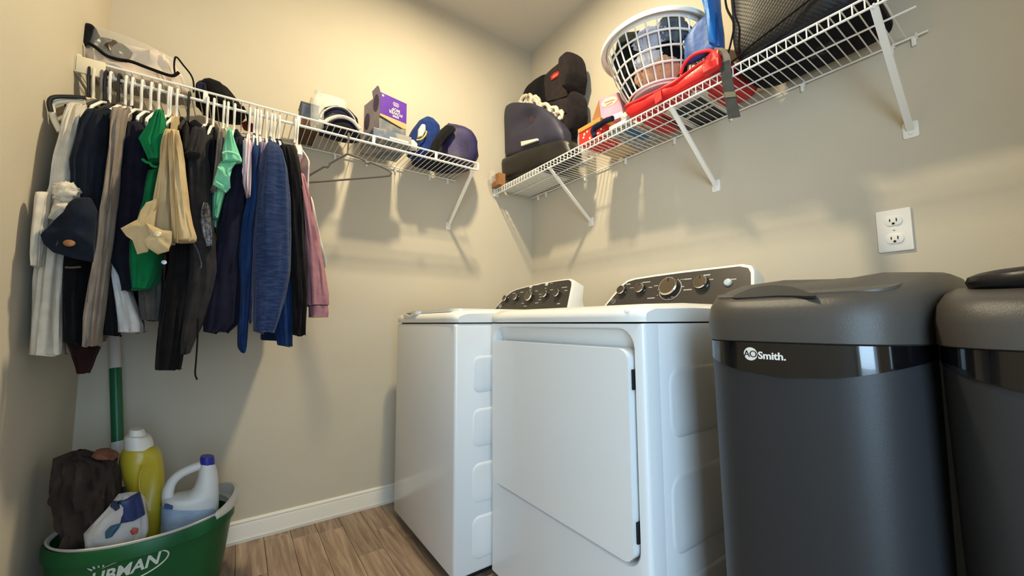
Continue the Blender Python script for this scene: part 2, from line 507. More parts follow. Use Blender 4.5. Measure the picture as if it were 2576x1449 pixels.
ring_m = mat('knob_black', (30, 29, 28), 0.25, bump=0.02, coat=0.3)
face_m = mat('knob_brushed_face', (120, 112, 100), 0.25, 0.9, bump=0.05, bscale=300)
def knob(t, c, nrm, r):
    k = MB().lathe([(r*1.08, 0), (r*1.08, 0.003), (r*0.98, 0.005), (r*0.96, 0.016), (r*0.9, 0.02), (0.001, 0.02)], c, nrm, 24).build('knob', ring_m, t, ang=30)
    MB().lathe([(r*0.97, 0.0135), (r*1.0, 0.0145), (r*0.99, 0.0175), (r*0.9, 0.0205), (r*0.86, 0.0205)], c, nrm, 24, cap0=False, cap1=False).build('chrome_ring', M['chrome'], k)
    MB().lathe([(0.001, 0.0202), (r*0.86, 0.0202), (r*0.84, 0.0212), (0.001, 0.0215)], c, nrm, 20).build('knob_face', face_m, k)
    q = Vector(nrm); upd = (Vector((0, 0, 1))-q*q.z).normalized(); sd = q.cross(upd)
    p = Vector(c)+q*0.0213
    MB().loft([[p+upd*r*0.45+sd*s*0.0012+q*0.001, p+upd*r*0.85+sd*s*0.0012+q*0.001] for s in (-1, 1)]).build('pointer', M['gap'], k)

def tickmarks(name, t, pos, nrm, seed, p0):
    """the panel's printing: short legends too small to read, set around the knobs"""
    q = Vector(nrm); upd = (Vector((0, 0, 1))-q*q.z).normalized(); sd = Vector((0, -1, 0))
    b = MB()
    rr = random.Random(seed)
    for (u, v, w, h) in pos:
        c = on_plane(u, v, p0, q)+q*0.0004
        x = -w/2
        while x < w/2-0.001:
            l = rr.uniform(0.0015, 0.0035)
            b.loft([[c+sd*xx-upd*h/2+q*dd for dd in (0, 0.0003)]+[c+sd*xx+upd*h/2+q*dd for dd in (0.0003, 0)] for xx in (x, min(x+l, w/2))])
            x += l+0.0009
    b.build(name, M['print'], t, smooth=False)

def emboss(t, y, boxes, m, r=0.03):
    for (x0, x1, z0, z1) in boxes:
        lo = rrect(x0, x1, z0, z1, r, 6)
        pts = [(a, y-0.001, b_) for a, b_ in lo]
        q = MB()
        ins = rrect(x0+0.012, x1-0.012, z0+0.012, z1-0.012, max(0.004, r-0.012), 6)
        mid = rrect(x0+0.006, x1-0.006, z0+0.006, z1-0.006, max(0.004, r-0.006), 6)
        q.loft([[Vector((a, y+0.001, c)) for a, c in lo], [Vector((a, y-0.0022, c)) for a, c in mid], [Vector((a, y-0.003, c)) for a, c in ins]], cap0=False)
        q.build('side_emboss', m, t, ang=60)

# washer
XF, Y1, Y0, XB = -0.963, -0.155, -0.781, -0.285
ws = thing('washing_machine', 'white top-loading washing machine in the corner with five knobs', 'washer', ((XF+XB)/2, (Y0+Y1)/2, 0))
MB().box((XF, Y0, 0.026), (XB, Y1, 0.899), 0.011, 3).build('cabinet', M['enamel'], ws)
MB().box((XF+0.02, Y0+0.012, 0.895), (XB-0.004, Y1-0.012, 0.904)).build('seam', M['gap'], ws, smooth=False)
MB().box((XF+0.03, Y0+0.02, 0.006), (XB-0.01, Y1-0.02, 0.03)).build('base_pan', M['gap'], ws, smooth=False)
for px_ in (XF+0.06, XB-0.05):
    for py_ in (Y0+0.06, Y1-0.06):
        MB().lathe([(0.02, 0), (0.022, 0.006), (0.012, 0.01), (0.012, 0.03)], (px_, py_, 0), n=14).build('foot', M['blackplastic'], ws)
cap_mesh(XF, XB, Y0, Y1, 0.903, 0.947, 0.006).build('top_deck', M['enamel_top'], ws, ang=50)
# lid with its finger notch at the front
lp = MB().prism(rrect(XF+0.02, XF+0.44, Y0+0.05, Y1-0.05, 0.05, 5), lambda a, c, d: (a, c, d), 0.944, 0.956, 0.004)
lid = lp.build('lid', M['enamel_top'], ws)
MB().box((XF-0.0045, -0.40, 0.937), (XF+0.035, -0.285, 0.9475), 0.003).build('lid_handle', mat('grey_handle_recess', (120, 118, 112), 0.5, bump=0.03), lid)
MB().prism([(-0.415, 0.953), (-0.405, 0.937), (-0.35, 0.922), (-0.27, 0.922), (-0.255, 0.943), (-0.30, 0.943), (-0.335, 0.937)], lambda a, c, d: (XF-d, a, c), -0.02, 0.0075, 0.002).build('handle_lip', M['enamel_top'], lid)
emboss(ws, Y0, ((-0.893, -0.36, 0.645, 0.782), (-0.893, -0.36, 0.452, 0.592), (-0.893, -0.36, 0.258, 0.4), (-0.893, -0.36, 0.068, 0.218)), M['enamel'])
PB, PT = (-0.43, 0.957), (-0.375, 1.099)
poly = [(-0.795, 0.0), (-0.79, 0.3), (-0.783, 0.8), (-0.775, 0.93), (-0.755, 0.995), (-0.69, 1.0), (-0.55, 0.975), (-0.42, 0.915), (-0.345, 0.86), (-0.305, 0.79), (-0.27, 0.66), (-0.21, 0.3), (-0.165, 0.0)]
fp, NR = console(ws, poly, PB, PT, 0.11, 0, (0.97, 0.955, -0.012))
P0 = Vector((PB[0], 0, PB[1]))+NR*0.002
for u, v, r in ((1275, 753, 0.017), (1301, 750, 0.017), (1335, 747, 0.027), (1375, 742, 0.019), (1405, 740, 0.019)):
    knob(ws, on_plane(u, v, P0, NR), NR, r)
btn = mat('pale_button', (196, 196, 192), 0.35, bump=0.02)
for u, v in ((1336, 722), (1376, 716)):
    MB().lathe([(0.009, 0), (0.009, 0.004), (0.007, 0.006), (0.001, 0.0065)], on_plane(u, v, P0, NR), NR, 16, sx=1.0, sy=1.15).build('button', btn, ws)
tickmarks('panel_print', ws, [(1293, 738, 0.03, 0.003), (1313, 735, 0.028, 0.003), (1352, 717, 0.04, 0.002), (1387, 713, 0.02, 0.002), (1350, 732, 0.02, 0.003), (1360, 740, 0.02, 0.003), (1360, 747, 0.015, 0.003), (1358, 754, 0.02, 0.003), (1350, 762, 0.025, 0.003), (1315, 763, 0.02, 0.003), (1335, 729, 0.02, 0.003), (1388, 729, 0.02, 0.003), (1420, 723, 0.035, 0.003), (1424, 731, 0.02, 0.003), (1373, 725, 0.012, 0.003), (1322, 770, 0.025, 0.003), (1405, 764, 0.02, 0.004)], NR, 1, P0)
def badge(t, u, v, p0, nrm, r):
    c = on_plane(u, v, p0, nrm)
    q = Vector(nrm); upd = (Vector((0, 0, 1))-q*q.z).normalized(); sd = Vector((0, -1, 0))
    o = MB().lathe([(r, 0), (r, 0.0014), (r*0.86, 0.0018), (0.001, 0.0018)], c, nrm, 24).build('badge', M['panel'], t)
    q_ = MB().tube([c+q*0.0016+(sd*math.cos(k*PI/12)+upd*math.sin(k*PI/12))*r*0.9 for k in range(24)], r*0.07, 6, True)
    vs, fs = text_geo('GE', r*1.15, 0.0002, 0.0004)
    q_.add([c+q*0.0022+sd*p.x+upd*p.y+q*p.z for p in vs], fs)
    q_.build('badge_letters', M['chrome'], o, smooth=False)
badge(ws, 1259, 771, P0, NR, 0.014)

# dryer
XF, Y1, Y0, XB = -0.82, -0.789, -1.468, -0.12
dr = thing('dryer', 'white front-loading dryer standing between the washer and the charcoal water softener', 'dryer', ((XF+XB)/2, (Y0+Y1)/2, 0))
MB().box((XF+0.058, Y0, 0.026), (XB, Y1, 0.899), 0.003, 2).build('cabinet', M['enamel'], dr)
MB().box((XF+0.014, Y0+0.006, 0.8965), (XB-0.01, Y1-0.006, 0.9045)).box((XF+0.05, Y0+0.004, 0.03), (XF+0.065, Y1-0.004, 0.895)).build('seam', M['gap'], dr, smooth=False)
hole = rrect(Y0+0.032, Y1-0.026, 0.332, 0.884, 0.045, 5)
outer = rect_like(hole, Y0, Y1, 0.026, 0.899)
fxd = lambda a, c, d: (XF+d, a, c)
fr = MB()
R = lambda lp, d: [Vector(fxd(a, c, d)) for a, c in lp]
sh = lambda lp, k: [(a+math.copysign(min(k, 1), (Y0+Y1)/2-a)*k, c+math.copysign(k, 0.46-c)) for a, c in lp]
o2 = rect_like(hole, Y0+0.010, Y1-0.010, 0.028, 0.898)
o3 = rect_like(hole, Y0+0.003, Y1-0.003, 0.026, 0.899)
h2 = rrect(Y0+0.027, Y1-0.021, 0.327, 0.889, 0.05, 5)
fr.loft([R(outer, 0.056), R(outer, 0.012), R(o3, 0.004), R(o2, 0.0), R(h2, 0.0), R(hole, 0.006), R(hole, 0.045)], cap0=False, cap1=True)
fr.build('front_panel', M['enamel'], dr, ang=50)
# scooped strip behind the top edge of the door
sc = MB()
yy0, yy1 = Y0+0.036, Y1-0.03
sc.loft([[Vector((XF+px_, yy, pz)) for px_, pz in ((0.008, 0.884), (0.022, 0.872), (0.036, 0.85), (0.04, 0.82), (0.044, 0.82), (0.044, 0.884))] for yy in (yy0, -1.30, -1.28, -1.10, -1.02, yy1)])
sc.build('door_scoop', M['enamel'], dr)
dl = rrect(Y0+0.038, Y1-0.034, 0.345, 0.838, 0.03, 5)
dd = MB().prism(dl, lambda a, c, d: (XF+0.03-d, a, c), 0, 0.043, 0.007, 3).build('door', M['enamel'], dr, ang=40)
for z_ in (0.765, 0.415):
    MB().box((XF-0.002, Y0+0.0325, z_-0.024), (XF+0.03, Y0+0.0375, z_+0.024), 0.001).build('hinge', M['gap'], dr)
MB().box((XF+0.03, Y0+0.02, 0.006), (XB-0.01, Y1-0.02, 0.03)).build('base_pan', M['gap'], dr, smooth=False)
for px_ in (XF+0.08, XB-0.05):
    for py_ in (Y0+0.06, Y1-0.06):
        MB().lathe([(0.02, 0), (0.022, 0.006), (0.012, 0.01), (0.012, 0.03)], (px_, py_, 0), n=14).build('foot', M['blackplastic'], dr)
cap_mesh(XF, XB, Y0, Y1, 0.903, 0.947, 0.006).build('top_deck', M['enamel_top'], dr, ang=50)
MB().lathe([(0.006, 0), (0.006, 0.002), (0.002, 0.003)], (XF-0.001, -1.423, 0.931), (-1, 0, 0.4), 12).build('cap_plug', M['enamel_top'], dr)
emboss(dr, Y0, ((-0.731, -0.2, 0.615, 0.79), (-0.738, -0.2, 0.345, 0.535), (-0.74, -0.2, 0.09, 0.285)), M['enamel'], 0.045)
PB, PT = (-0.27, 0.957), (-0.21, 1.096)
poly = [(-1.475, 0.0), (-1.47, 0.3), (-1.46, 0.8), (-1.45, 0.93), (-1.42, 1.0), (-1.34, 1.0), (-1.2, 1.0), (-1.08, 0.98), (-0.98, 0.95), (-0.945, 0.9), (-0.925, 0.8), (-0.88, 0.4), (-0.84, 0.0)]
fp, NR = console(dr, poly, PB, PT, 0.13, 0, (0.965, 0.93, -0.02))
P0 = Vector((PB[0], 0, PB[1]))+NR*0.002
for u, v, r in ((1567, 733, 0.02), (1613, 728, 0.022), (1685, 724, 0.039), (1766, 714, 0.026)):
    knob(dr, on_plane(u, v, P0, NR), NR, r)
MB().lathe([(0.0135, 0), (0.0135, 0.005), (0.011, 0.008), (0.001, 0.009)], on_plane(1832, 711, P0, NR), NR, 18).build('button', mat('pale_blue_button', (178, 190, 198), 0.4, bump=0.02), dr)
tickmarks('panel_print', dr, [(1581, 715, 0.022, 0.004), (1590, 724, 0.02, 0.002), (1626, 710, 0.04, 0.004), (1637, 723, 0.018, 0.003), (1651, 719, 0.02, 0.003), (1718, 703, 0.02, 0.002), (1731, 702, 0.028, 0.004), (1718, 721, 0.01, 0.004), (1730, 729, 0.032, 0.004), (1638, 750, 0.034, 0.004), (1779, 692, 0.026, 0.005), (1790, 703, 0.014, 0.003), (1842, 703, 0.026, 0.004), (1654, 743, 0.004, 0.003), (1668, 751, 0.004, 0.003), (1682, 750, 0.004, 0.003), (1691, 747, 0.012, 0.003), (1656, 729, 0.004, 0.003)], NR, 2, P0)
c = on_plane(1686, 727, P0, NR); q = NR; upd = (Vector((0, 0, 1))-q*q.z).normalized(); sd = Vector((0, -1, 0))
MB().tube([c+q*0.0006+(sd*math.cos(a)+upd*math.sin(a))*0.046 for a in [math.radians(x_) for x_ in range(190, 421, 10)]], 0.0012, 5).build('dial_arc', M['print'], dr)
badge(dr, 1544, 757, P0, NR, 0.014)

# ------------------------------------------------------------------ water softener
soft_body = mat('softener_charcoal', (42, 42, 43), 0.42, bump=0.15, bscale=900, spec=0.4)
soft_lid = mat('softener_lid_graphite', (66, 62, 57), 0.38, bump=0.2, bscale=900, spec=0.45)
band_m = mat('gloss_black_band', (10, 10, 12), 0.12, coat=0.5, bump=0.01)
sf = thing('water_softener', 'charcoal grey water softener tank with rounded lid on the right', 'water softener', (-0.5, -1.95, 0))
def lobe_ring(yc, hy, x0, x1, z, e=5.0, bow=0.0, zf=None, n=56):
    xc, hx = (x0+x1)/2, (x1-x0)/2
    r_ = []
    for k in range(n):
        th = 2*PI*k/n
        c_, s_ = math.cos(th), math.sin(th)
        a = math.copysign(abs(c_)**(2/e), c_); b_ = math.copysign(abs(s_)**(2/e), s_)
        x_ = xc+hx*a
        if a < 0: x_ -= bow*(1-b_*b_)*(-a)
        y_ = yc+hy*b_
        r_.append(Vector((x_, y_, zf(x_, y_, z) if zf else z)))
    return r_
lobes = ((-1.763, 0.166, 'salt'), (-2.104, 0.180, 'valve'))
for yc, hy, nm in lobes:
    b = MB()
    b.loft([lobe_ring(yc, hy*k, -0.835+d, -0.19, z, bow=0.018) for k, d, z in ((0.9, 0.026, 0.0), (0.925, 0.02, 0.015), (0.975, 0.004, 0.4), (1.0, 0.0, 0.80), (1.0, 0.0, 0.868))])
    b.build('tank_shell', soft_body, sf, ang=50)
    b = MB()
    def zf(x_, y_, z, yc=yc, nm=nm):
        s = max(0.0, min(1.0, (x_+0.84)/0.24))
        top = (z-0.866)/0.07
        k = 0.052 if nm == 'salt' else 0.03
        return z+k*s*min(1.0, top)-(0.0 if nm == 'salt' else 0.012*min(1, top))
    prof = [(1.0, 0.0, 0.866), (1.02, -0.006, 0.869), (1.02, -0.006, 0.905), (1.0, -0.001, 0.925), (0.955, 0.008, 0.938), (0.9, 0.018, 0.942), (0.5, 0.12, 0.9435), (0.05, 0.31, 0.944)]
    b.loft([lobe_ring(yc, hy*k, -0.835+d, -0.19-max(0, d)*0.9, z, zf=zf, bow=0.018 if d < 0.1 else 0) for k, d, z in prof])
    b.build('lid_shell', soft_lid, sf, ang=50)
    # black gloss band whose lower edge sags in the middle
    top = lobe_ring(yc, hy*1.006, -0.838, -0.187, 0.866, bow=0.018); bot = []
    for p in top:
        f_ = max(0.0, 1-((p.y-yc)/(hy*1.02))**2)
        bot.append(Vector((p.x, p.y, 0.846-(0.036*f_ if p.x < -0.6 else 0.0))))
    inn_t = [Vector((p.x*0.97-0.015, yc+(p.y-yc)*0.96, p.z)) for p in top]
    MB().loft([top, bot], cap0=True, cap1=True).build('gloss_band', band_m, sf, ang=30)
MB().loft([[Vector((x_, y_, z)) for x_, y_ in ((-0.72, -1.90), (-0.72, -1.96), (-0.25, -1.96), (-0.25, -1.90))] for z in (0.0, 0.93)]).build('waist', soft_body, sf, smooth=False)
def smooth2(px_):
    out = []
    n_ = len(px_)
    for i_ in range(n_):
        p0, p1, p2, p3 = px_[i_-1], px_[i_], px_[(i_+1) % n_], px_[(i_+2) % n_]
        for j_ in range(3):
            t_ = j_/3
            out.append(tuple(0.5*(2*p1[k]+(p2[k]-p0[k])*t_+(2*p0[k]-5*p1[k]+4*p2[k]-p3[k])*t_*t_+(3*p1[k]-p0[k]-3*p2[k]+p3[k])*t_**3) for k in (0, 1)))
    return out
# salt lid: raised plate following the slope, finger recess shade painted on as a dark lens
def zl(x_): return 0.9425+0.052*max(0, min(1, (x_+0.84)/0.24))
pl_ = rrect(-0.814, -0.45, -1.763-0.135, -1.763+0.138, 0.04, 7)
sl = MB().loft([[Vector((a, c_, zl(a)+dz)) for a, c_ in pl_] for dz in (-0.006, 0.0022)]).build('salt_lid', mat('softener_salt_lid', (72, 68, 63), 0.38, bump=0.2, bscale=900), sf, ang=35)
gn = Vector((-0.052, 0, 0.24)).normalized()
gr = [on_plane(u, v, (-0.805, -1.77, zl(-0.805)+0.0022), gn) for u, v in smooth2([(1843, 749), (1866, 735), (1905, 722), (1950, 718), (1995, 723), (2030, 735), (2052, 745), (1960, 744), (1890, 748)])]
MB().loft([[p-gn*0.003 for p in gr], [p+gn*0.0006 for p in gr]]).build('finger_recess_shade', mat('softener_recess_shade', (36, 35, 34), 0.5, bump=0.1), sl, ang=35)
# black lid handle of the right-hand lobe
MB().ell((-0.62, -2.08, 0.962), (0.1, 0.13, 0.022), 28, 12, e=0.7).build('valve_cover', M['blackplastic'], sf)
# brand lettering on the band: disc with AO, then Smith
def on_band(y_, z_):
    best = min(lobe_ring(-1.765, 0.166*1.006, -0.838, -0.187, 0.84, bow=0.018, n=720), key=lambda p: abs(p.y-y_)+(9 if p.x > -0.6 else 0))
    return Vector((best.x, y_, z_))
lc = at(1889, 890, 'x', -0.853); le = at(1979, 898, 'x', -0.853)
rad = 0.0115
b = MB()
ringp = [(lc.y-rad*math.cos(k*PI/16), lc.z+rad*1.0*math.sin(k*PI/16)) for k in range(32)]
b.loft([[on_band(a, c_)+Vector((-d, 0, 0)) for a, c_ in ringp] for d in (0.0, 0.0007)])
lg = b.build('logo_disc', mat('logo_ivory', (222, 212, 200), 0.5, bump=0.01), sf, smooth=False)
vs, fs = text_geo('AO', 0.0165, 0.0, 0.0004, spacing=0.85)
MB().add([on_band(lc.y-p.x, lc.z+p.y-0.0005)+Vector((-0.0009-p.z, 0, 0)) for p in vs], fs).build('logo_letters', band_m, lg, smooth=False)
vs, fs = text_geo('Smith.', 0.0235, 0.0006, 0.0004)
ls_ = at(1909, 895, 'x', -0.853)
tx0, tx1 = min(p.x for p in vs), max(p.x for p in vs)
sc_ = abs(le.y-ls_.y)/(tx1-tx0)
MB().add([on_band(ls_.y-(p.x-tx0)*sc_, lc.z-0.002+p.y*sc_)+Vector((-0.0006-p.z, 0, 0)) for p in vs], fs).build('logo_letters', mat('logo_ivory_type', (222, 212, 200), 0.5, bump=0.01), sf, smooth=False)
# ------------------------------------------------------------------ soft shapes
def puff(b, poly, fn, depth, lv=18, n=26, e=0.75, amp=0.0, fs=14.0, seed=0, zmin=None, rt=0.3, rb=0.08, dprof=None, axial=0.35, cap0=True, hem=0.0):
    """a stuffed shape: the outline (a, z) given a real thickness about its plane, with rounded ends and folds"""
    zs = [p[1] for p in poly]
    z0, z1 = min(zs), max(zs)
    if zmin is not None: z0 = max(z0, zmin)
    rings = []
    for k in range(lv+1):
        s = 0.5-0.5*math.cos(PI*(0.02+0.96*k/lv))
        z = z0+(z1-z0)*s
        xs = []
        for i in range(len(poly)):
            p, q = poly[i], poly[(i+1) % len(poly)]
            if (p[1] <= z < q[1]) or (q[1] <= z < p[1]):
                xs.append(p[0]+(q[0]-p[0])*(z-p[1])/(q[1]-p[1]))
        if len(xs) < 2: continue
        a0, a1 = min(xs), max(xs)
        h = max((a1-a0)/2, 0.0015)
        dk = 1.0
        if s > 1-rt: dk *= max(0.05, math.sqrt(max(0.0, 1-((s-(1-rt))/rt)**2)))
        if s < rb: dk *= max(0.05, math.sqrt(max(0.0, 1-((rb-s)/rb)**2)))
        if dprof: dk *= dprof(s)
        ring = []
        for i in range(n):
            th = 2*PI*i/n
            c_, s_ = math.cos(th), math.sin(th)
            ca = math.copysign(abs(c_)**e, c_); sa = math.copysign(abs(s_)**e, s_)
            f = 0.0
            if amp:
                f = amp*noise.noise(Vector((c_*fs*0.11+seed*3.7, s_*fs*0.11+seed, z*fs*axial)))+0.6*amp*noise.noise(Vector((c_*fs*0.28+seed, s_*fs*0.28-seed*2, z*fs*axial*2.2)))
            ring.append(Vector(fn((a0+a1)/2+h*ca+f*ca*0.5, z, (depth/2*dk+f*dk)*sa)))
        rings.append(ring)
    if hem:
        for i, p in enumerate(rings[0]): p.z += hem*noise.noise(Vector((p.x*30, p.y*30, seed*5.0)))
    return b.loft(rings, cap0=cap0)
def ypoly(px, y): return [(at(u, v, 'y', y).x, at(u, v, 'y', y).z) for u, v in px]
def xpoly(px, x): return [(at(u, v, 'x', x).y, at(u, v, 'x', x).z) for u, v in px]
def yfn(mid): return lambda a, z, d: (a, mid+d, z)
def xfn(mid): return lambda a, z, d: (mid+d, a, z)
def ypuff(px, y, depth, back=True, **k):
    b = MB(); mid = y+(depth/2 if back else 0)
    return puff(b, ypoly(px, y+(depth*0.2 if back else 0)), yfn(mid), depth, **k)
def xpuff(px, x, depth, back=True, ymax=-0.012, **k):
    b = MB(); mid = x+(depth/2 if back else 0)
    return puff(b, [(min(a, ymax), z) for a, z in xpoly(px, mid)], xfn(mid), depth, **k)
def ypts(px, y): return [at(u, v, 'y', y) for u, v in px]
def xpts(px, x): return [at(u, v, 'x', x) for u, v in px]
def smooth(pts, k=4):
    pts = [Vector(p) for p in pts]; out = []
    for i in range(len(pts)-1):
        p0, p1, p2, p3 = pts[max(i-1, 0)], pts[i], pts[i+1], pts[min(i+2, len(pts)-1)]
        for j in range(k):
            t = j/k
            out.append(0.5*((2*p1)+(p2-p0)*t+(2*p0-5*p1+4*p2-p3)*t*t+(3*p1-p0-3*p2+p3)*t**3))
    return out+[pts[-1]]
ZDR, ZDL = ZR+0.0062, ZL+0.004
def flap(px_, y, th=0.008, amp=0.01, seed=0, bulge=0.008, fs=26):
    """a sharp-cornered fold of cloth: outline at plane y, crumpled front and back"""
    P = ypoly(px_, y); Q = []
    for i in range(len(P)):
        a, b_ = P[i], P[(i+1) % len(P)]
        for k in range(4): Q.append((a[0]+(b_[0]-a[0])*k/4, a[1]+(b_[1]-a[1])*k/4))
    ca = sum(p[0] for p in Q)/len(Q); cz_ = sum(p[1] for p in Q)/len(Q)
    def ring(s, sg):
        out = []
        for a, z in Q:
            a_, z_ = ca+(a-ca)*s, cz_+(z-cz_)*s
            d = amp*noise.noise(Vector((a_*fs, seed*3.1, z_*fs)))+0.5*amp*noise.noise(Vector((a_*fs*2.3, seed, z_*fs*2.3)))
            out.append(Vector((a_, y-bulge*(1-s*s)+d+sg*th/2, z_)))
        return out
    b = MB()
    return b.loft([ring(s, -1) for s in (0.02, 0.25, 0.5, 0.75, 0.92, 1.0)]+[ring(s, 1) for s in (1.0, 0.75, 0.4, 0.02)])

C = {}
C['black'] = cloth('black_cloth', (15, 14, 16), (23, 22, 23))
C['navy'] = cloth('navy_cloth', (22, 24, 44), (31, 33, 54))
C['navyplastic'] = mat('navy_shell_fabric', (38, 38, 58), 0.55, col2=(48, 47, 66), scale=6, bump=0.08, bscale=500)
C['greybrown'] = cloth('grey_brown_cloth', (44, 38, 38), (53, 46, 46))
C['white'] = cloth('white_cotton', (220, 214, 204), (205, 199, 190))
C['red'] = mat('red_bag_fabric', (200, 24, 28), 0.42, col2=(178, 16, 22), scale=9, bump=0.5, bscale=40)
C['card'] = mat('brown_cardboard', (160, 112, 68), 0.8, col2=(148, 102, 62), scale=20, bump=0.1)
clear = mat('clear_plastic', (225, 228, 226), 0.06, alpha=0.22, spec=0.7, bump=0.3, bscale=25)
clear2 = mat('clear_bottle_plastic', (225, 230, 230), 0.05, alpha=0.30, spec=0.8, bump=0.1, bscale=30)

# ================================================================== right shelf, from the corner outwards
t = thing('cardboard_box', 'small brown cardboard box wrapped in clear plastic at the corner end of shelf', 'box', (-0.28, -0.06, ZDR))
MB().box((-0.332, -0.10, ZDR), (-0.284, -0.016, ZDR+0.075), 0.002).build('carton', C['card'], t, smooth=False)
MB().box((-0.334, -0.060, ZDR+0.02), (-0.331, -0.056, ZDR+0.076)).build('flap_edge', mat('cut_card_edge', (190, 146, 98), 0.9, bump=0.1), t, smooth=False)
MB().ell((-0.352, -0.05, ZDR+0.056), (0.02, 0.034, 0.04), 20, 12, amp=0.35, seed=3).build('clear_wrap', clear, t)

tag(MB().box((-0.285, -0.40, ZDR-0.0005), (-0.03, -0.02, ZDR+0.004), 0.001).build('paper_sheet', mat('white_paper', (222, 222, 218), 0.7, bump=0.2, bscale=30)), 'flat white paper sheet on the shelf beneath the booster seat', 'paper')

# child booster
zb_ = ZDR+0.0045
t = thing('booster_seat', 'navy child booster seat with black base and white label on the shelf corner', 'child seat', (-0.16, -0.36, zb_))
xpuff([(1250, 470), (1251, 430), (1262, 408), (1300, 395), (1350, 376), (1400, 362), (1440, 352), (1452, 380), (1452, 420)], -0.275, 0.128, zmin=zb_, e=0.45, amp=0.006, seed=2, rt=0.35).build('base_shell', mat('black_moulded_base', (15, 15, 15), 0.45, col2=(22, 21, 20), scale=12, bump=0.1), t)
sh_ = MB()
pol = [(min(a, -0.02), z) for a, z in xpoly([(1262, 405), (1258, 380), (1259, 300), (1272, 272), (1300, 260), (1345, 262), (1378, 275), (1410, 300), (1428, 330), (1430, 362), (1350, 385), (1300, 398)], -0.207)]
puff(sh_, pol, xfn(-0.207), 0.115, lv=30, n=40, e=0.55, rt=0.3, rb=0.2)
cdent = at(1322, 298, 'x', -0.265)
for i, p in enumerate(sh_.v):
    d = math.hypot((p.y-cdent.y)/0.085, (p.z-cdent.z)/0.05)
    if p.x < -0.21 and d < 1.3: p.x += 0.04*max(0, 1-d*d/1.69)
sh_.build('seat_shell', C['navyplastic'], t, ang=80)
lbp = xpts([(1310, 356), (1351, 348), (1351, 353), (1311, 367)], -0.279)
MB().loft([[p+Vector((d, 0, 0)) for p in lbp] for d in (0, 0.012)]).build('care_label', mat('label_white', (214, 210, 200), 0.7, bump=0.05), t, smooth=False)
MB().lathe([(0.001, 0), (0.03, 0), (0.034, 0.006), (0.026, 0.01), (0.001, 0.012)], cdent+Vector((0.045, 0, -0.005)), (-1, 0, 0), 20).build('cup_recess', mat('dull_plum_plastic', (58, 44, 50), 0.5, bump=0.05), t)

# rope
rp = []
ctr = smooth(xpts([(1312, 257), (1330, 252), (1345, 256), (1352, 272), (1372, 275), (1384, 287), (1395, 284), (1408, 296)], -0.2), 12)
for i, p in enumerate(ctr):
    q = i*1.05
    rp.append(p+Vector((0.012*math.sin(q*0.7), 0.024*math.cos(q), 0.022*math.sin(q)+0.006)))
ro = MB().tube(smooth(rp, 3), 0.0115, 7)
lp_ = xpts([(1395, 285), (1410, 283), (1413, 297), (1400, 300), (1392, 292), (1385, 300), (1376, 302)], -0.215)
ro.tube(smooth(lp_, 4), 0.008, 7)
tag(ro.build('cotton_rope', cloth('cotton_rope', (222, 212, 192), (196, 184, 162), bump=0.8, bscale=160)), 'thick white knotted cotton rope draped over the navy booster seat', 'rope')

# high back car seat
t = thing('car_seat', 'black high-back child car seat with grey-brown cover leaning on the wall', 'child seat', (-0.09, -0.35, zb_))
xpuff([(1318, 300), (1320, 250), (1326, 225), (1342, 206), (1376, 188), (1400, 300)], -0.14, 0.1, e=0.6, rt=0.35, amp=0.004, seed=4).build('side_wing', C['black'], t)
xpuff([(1372, 196), (1400, 166), (1428, 150), (1440, 200), (1446, 260), (1452, 345), (1385, 350), (1374, 270)], -0.125, 0.08, e=0.5, rt=0.2, amp=0.006, seed=5).build('back_cushion', C['greybrown'], t)
xpuff([(1423, 160), (1430, 142), (1441, 134), (1452, 138), (1456, 160), (1457, 190), (1449, 222), (1441, 236), (1434, 205), (1426, 182)], -0.21, 0.17, e=0.65, rt=0.3, amp=0.004, seed=6).build('side_wing', cloth('dark_cover', (30, 26, 27), (40, 34, 35)), t)
xpuff([(1440, 250), (1452, 225), (1462, 245), (1465, 290), (1455, 330), (1442, 350)], -0.16, 0.13, e=0.65, amp=0.004, seed=8).build('hip_wing', cloth('dark_cover_two', (28, 24, 26), (38, 32, 34)), t)
bdg = xpts([(1385, 193), (1393, 184), (1404, 179), (1407, 185), (1404, 192), (1394, 198), (1387, 202)], -0.127)
s_ = MB().loft([[p+Vector((d, 0, 0)) for p in bdg] for d in (-0.001, 0.02)]).build('badge', mat('red_badge', (178, 44, 42), 0.5, bump=0.1), t, smooth=False)
b2 = xpts([(1390, 193), (1396, 188), (1403, 184), (1404, 187), (1397, 192), (1391, 197)], -0.1285)
MB().loft([[p+Vector((d, 0, 0)) for p in b2] for d in (-0.001, 0.0)]).build('badge_inset', mat('orange_badge', (206, 128, 84), 0.5, bump=0.1), s_, smooth=False)
for px_ in ([(1376, 255), (1400, 250), (1436, 238)], [(1382, 300), (1410, 290), (1440, 276)]):
    MB().tube(smooth(xpts(px_, -0.126), 4), 0.003, 6).build('seam_piping', C['black'], t)

# jar
j = at(1467, 318, 'x', -0.10)
t = thing('glass_jar', 'clear glass jar behind the red gift box', 'jar', (-0.10, j.y, ZDR))
MB().lathe([(0.03, 0.0), (0.034, 0.01), (0.034, 0.16), (0.03, 0.175), (0.031, 0.19), (0.029, 0.19), (0.028, 0.175), (0.032, 0.158), (0.032, 0.012), (0.001, 0.008)], (-0.10, j.y, ZDR), n=24, cap0=True, cap1=False).build('glass', clear2, t)
MB().lathe([(0.031, 0.0125), (0.031, 0.06), (0.001, 0.062)], (-0.10, j.y, ZDR), n=20).build('contents', mat('brown_contents', (120, 96, 84), 0.8, bump=0.4), t)

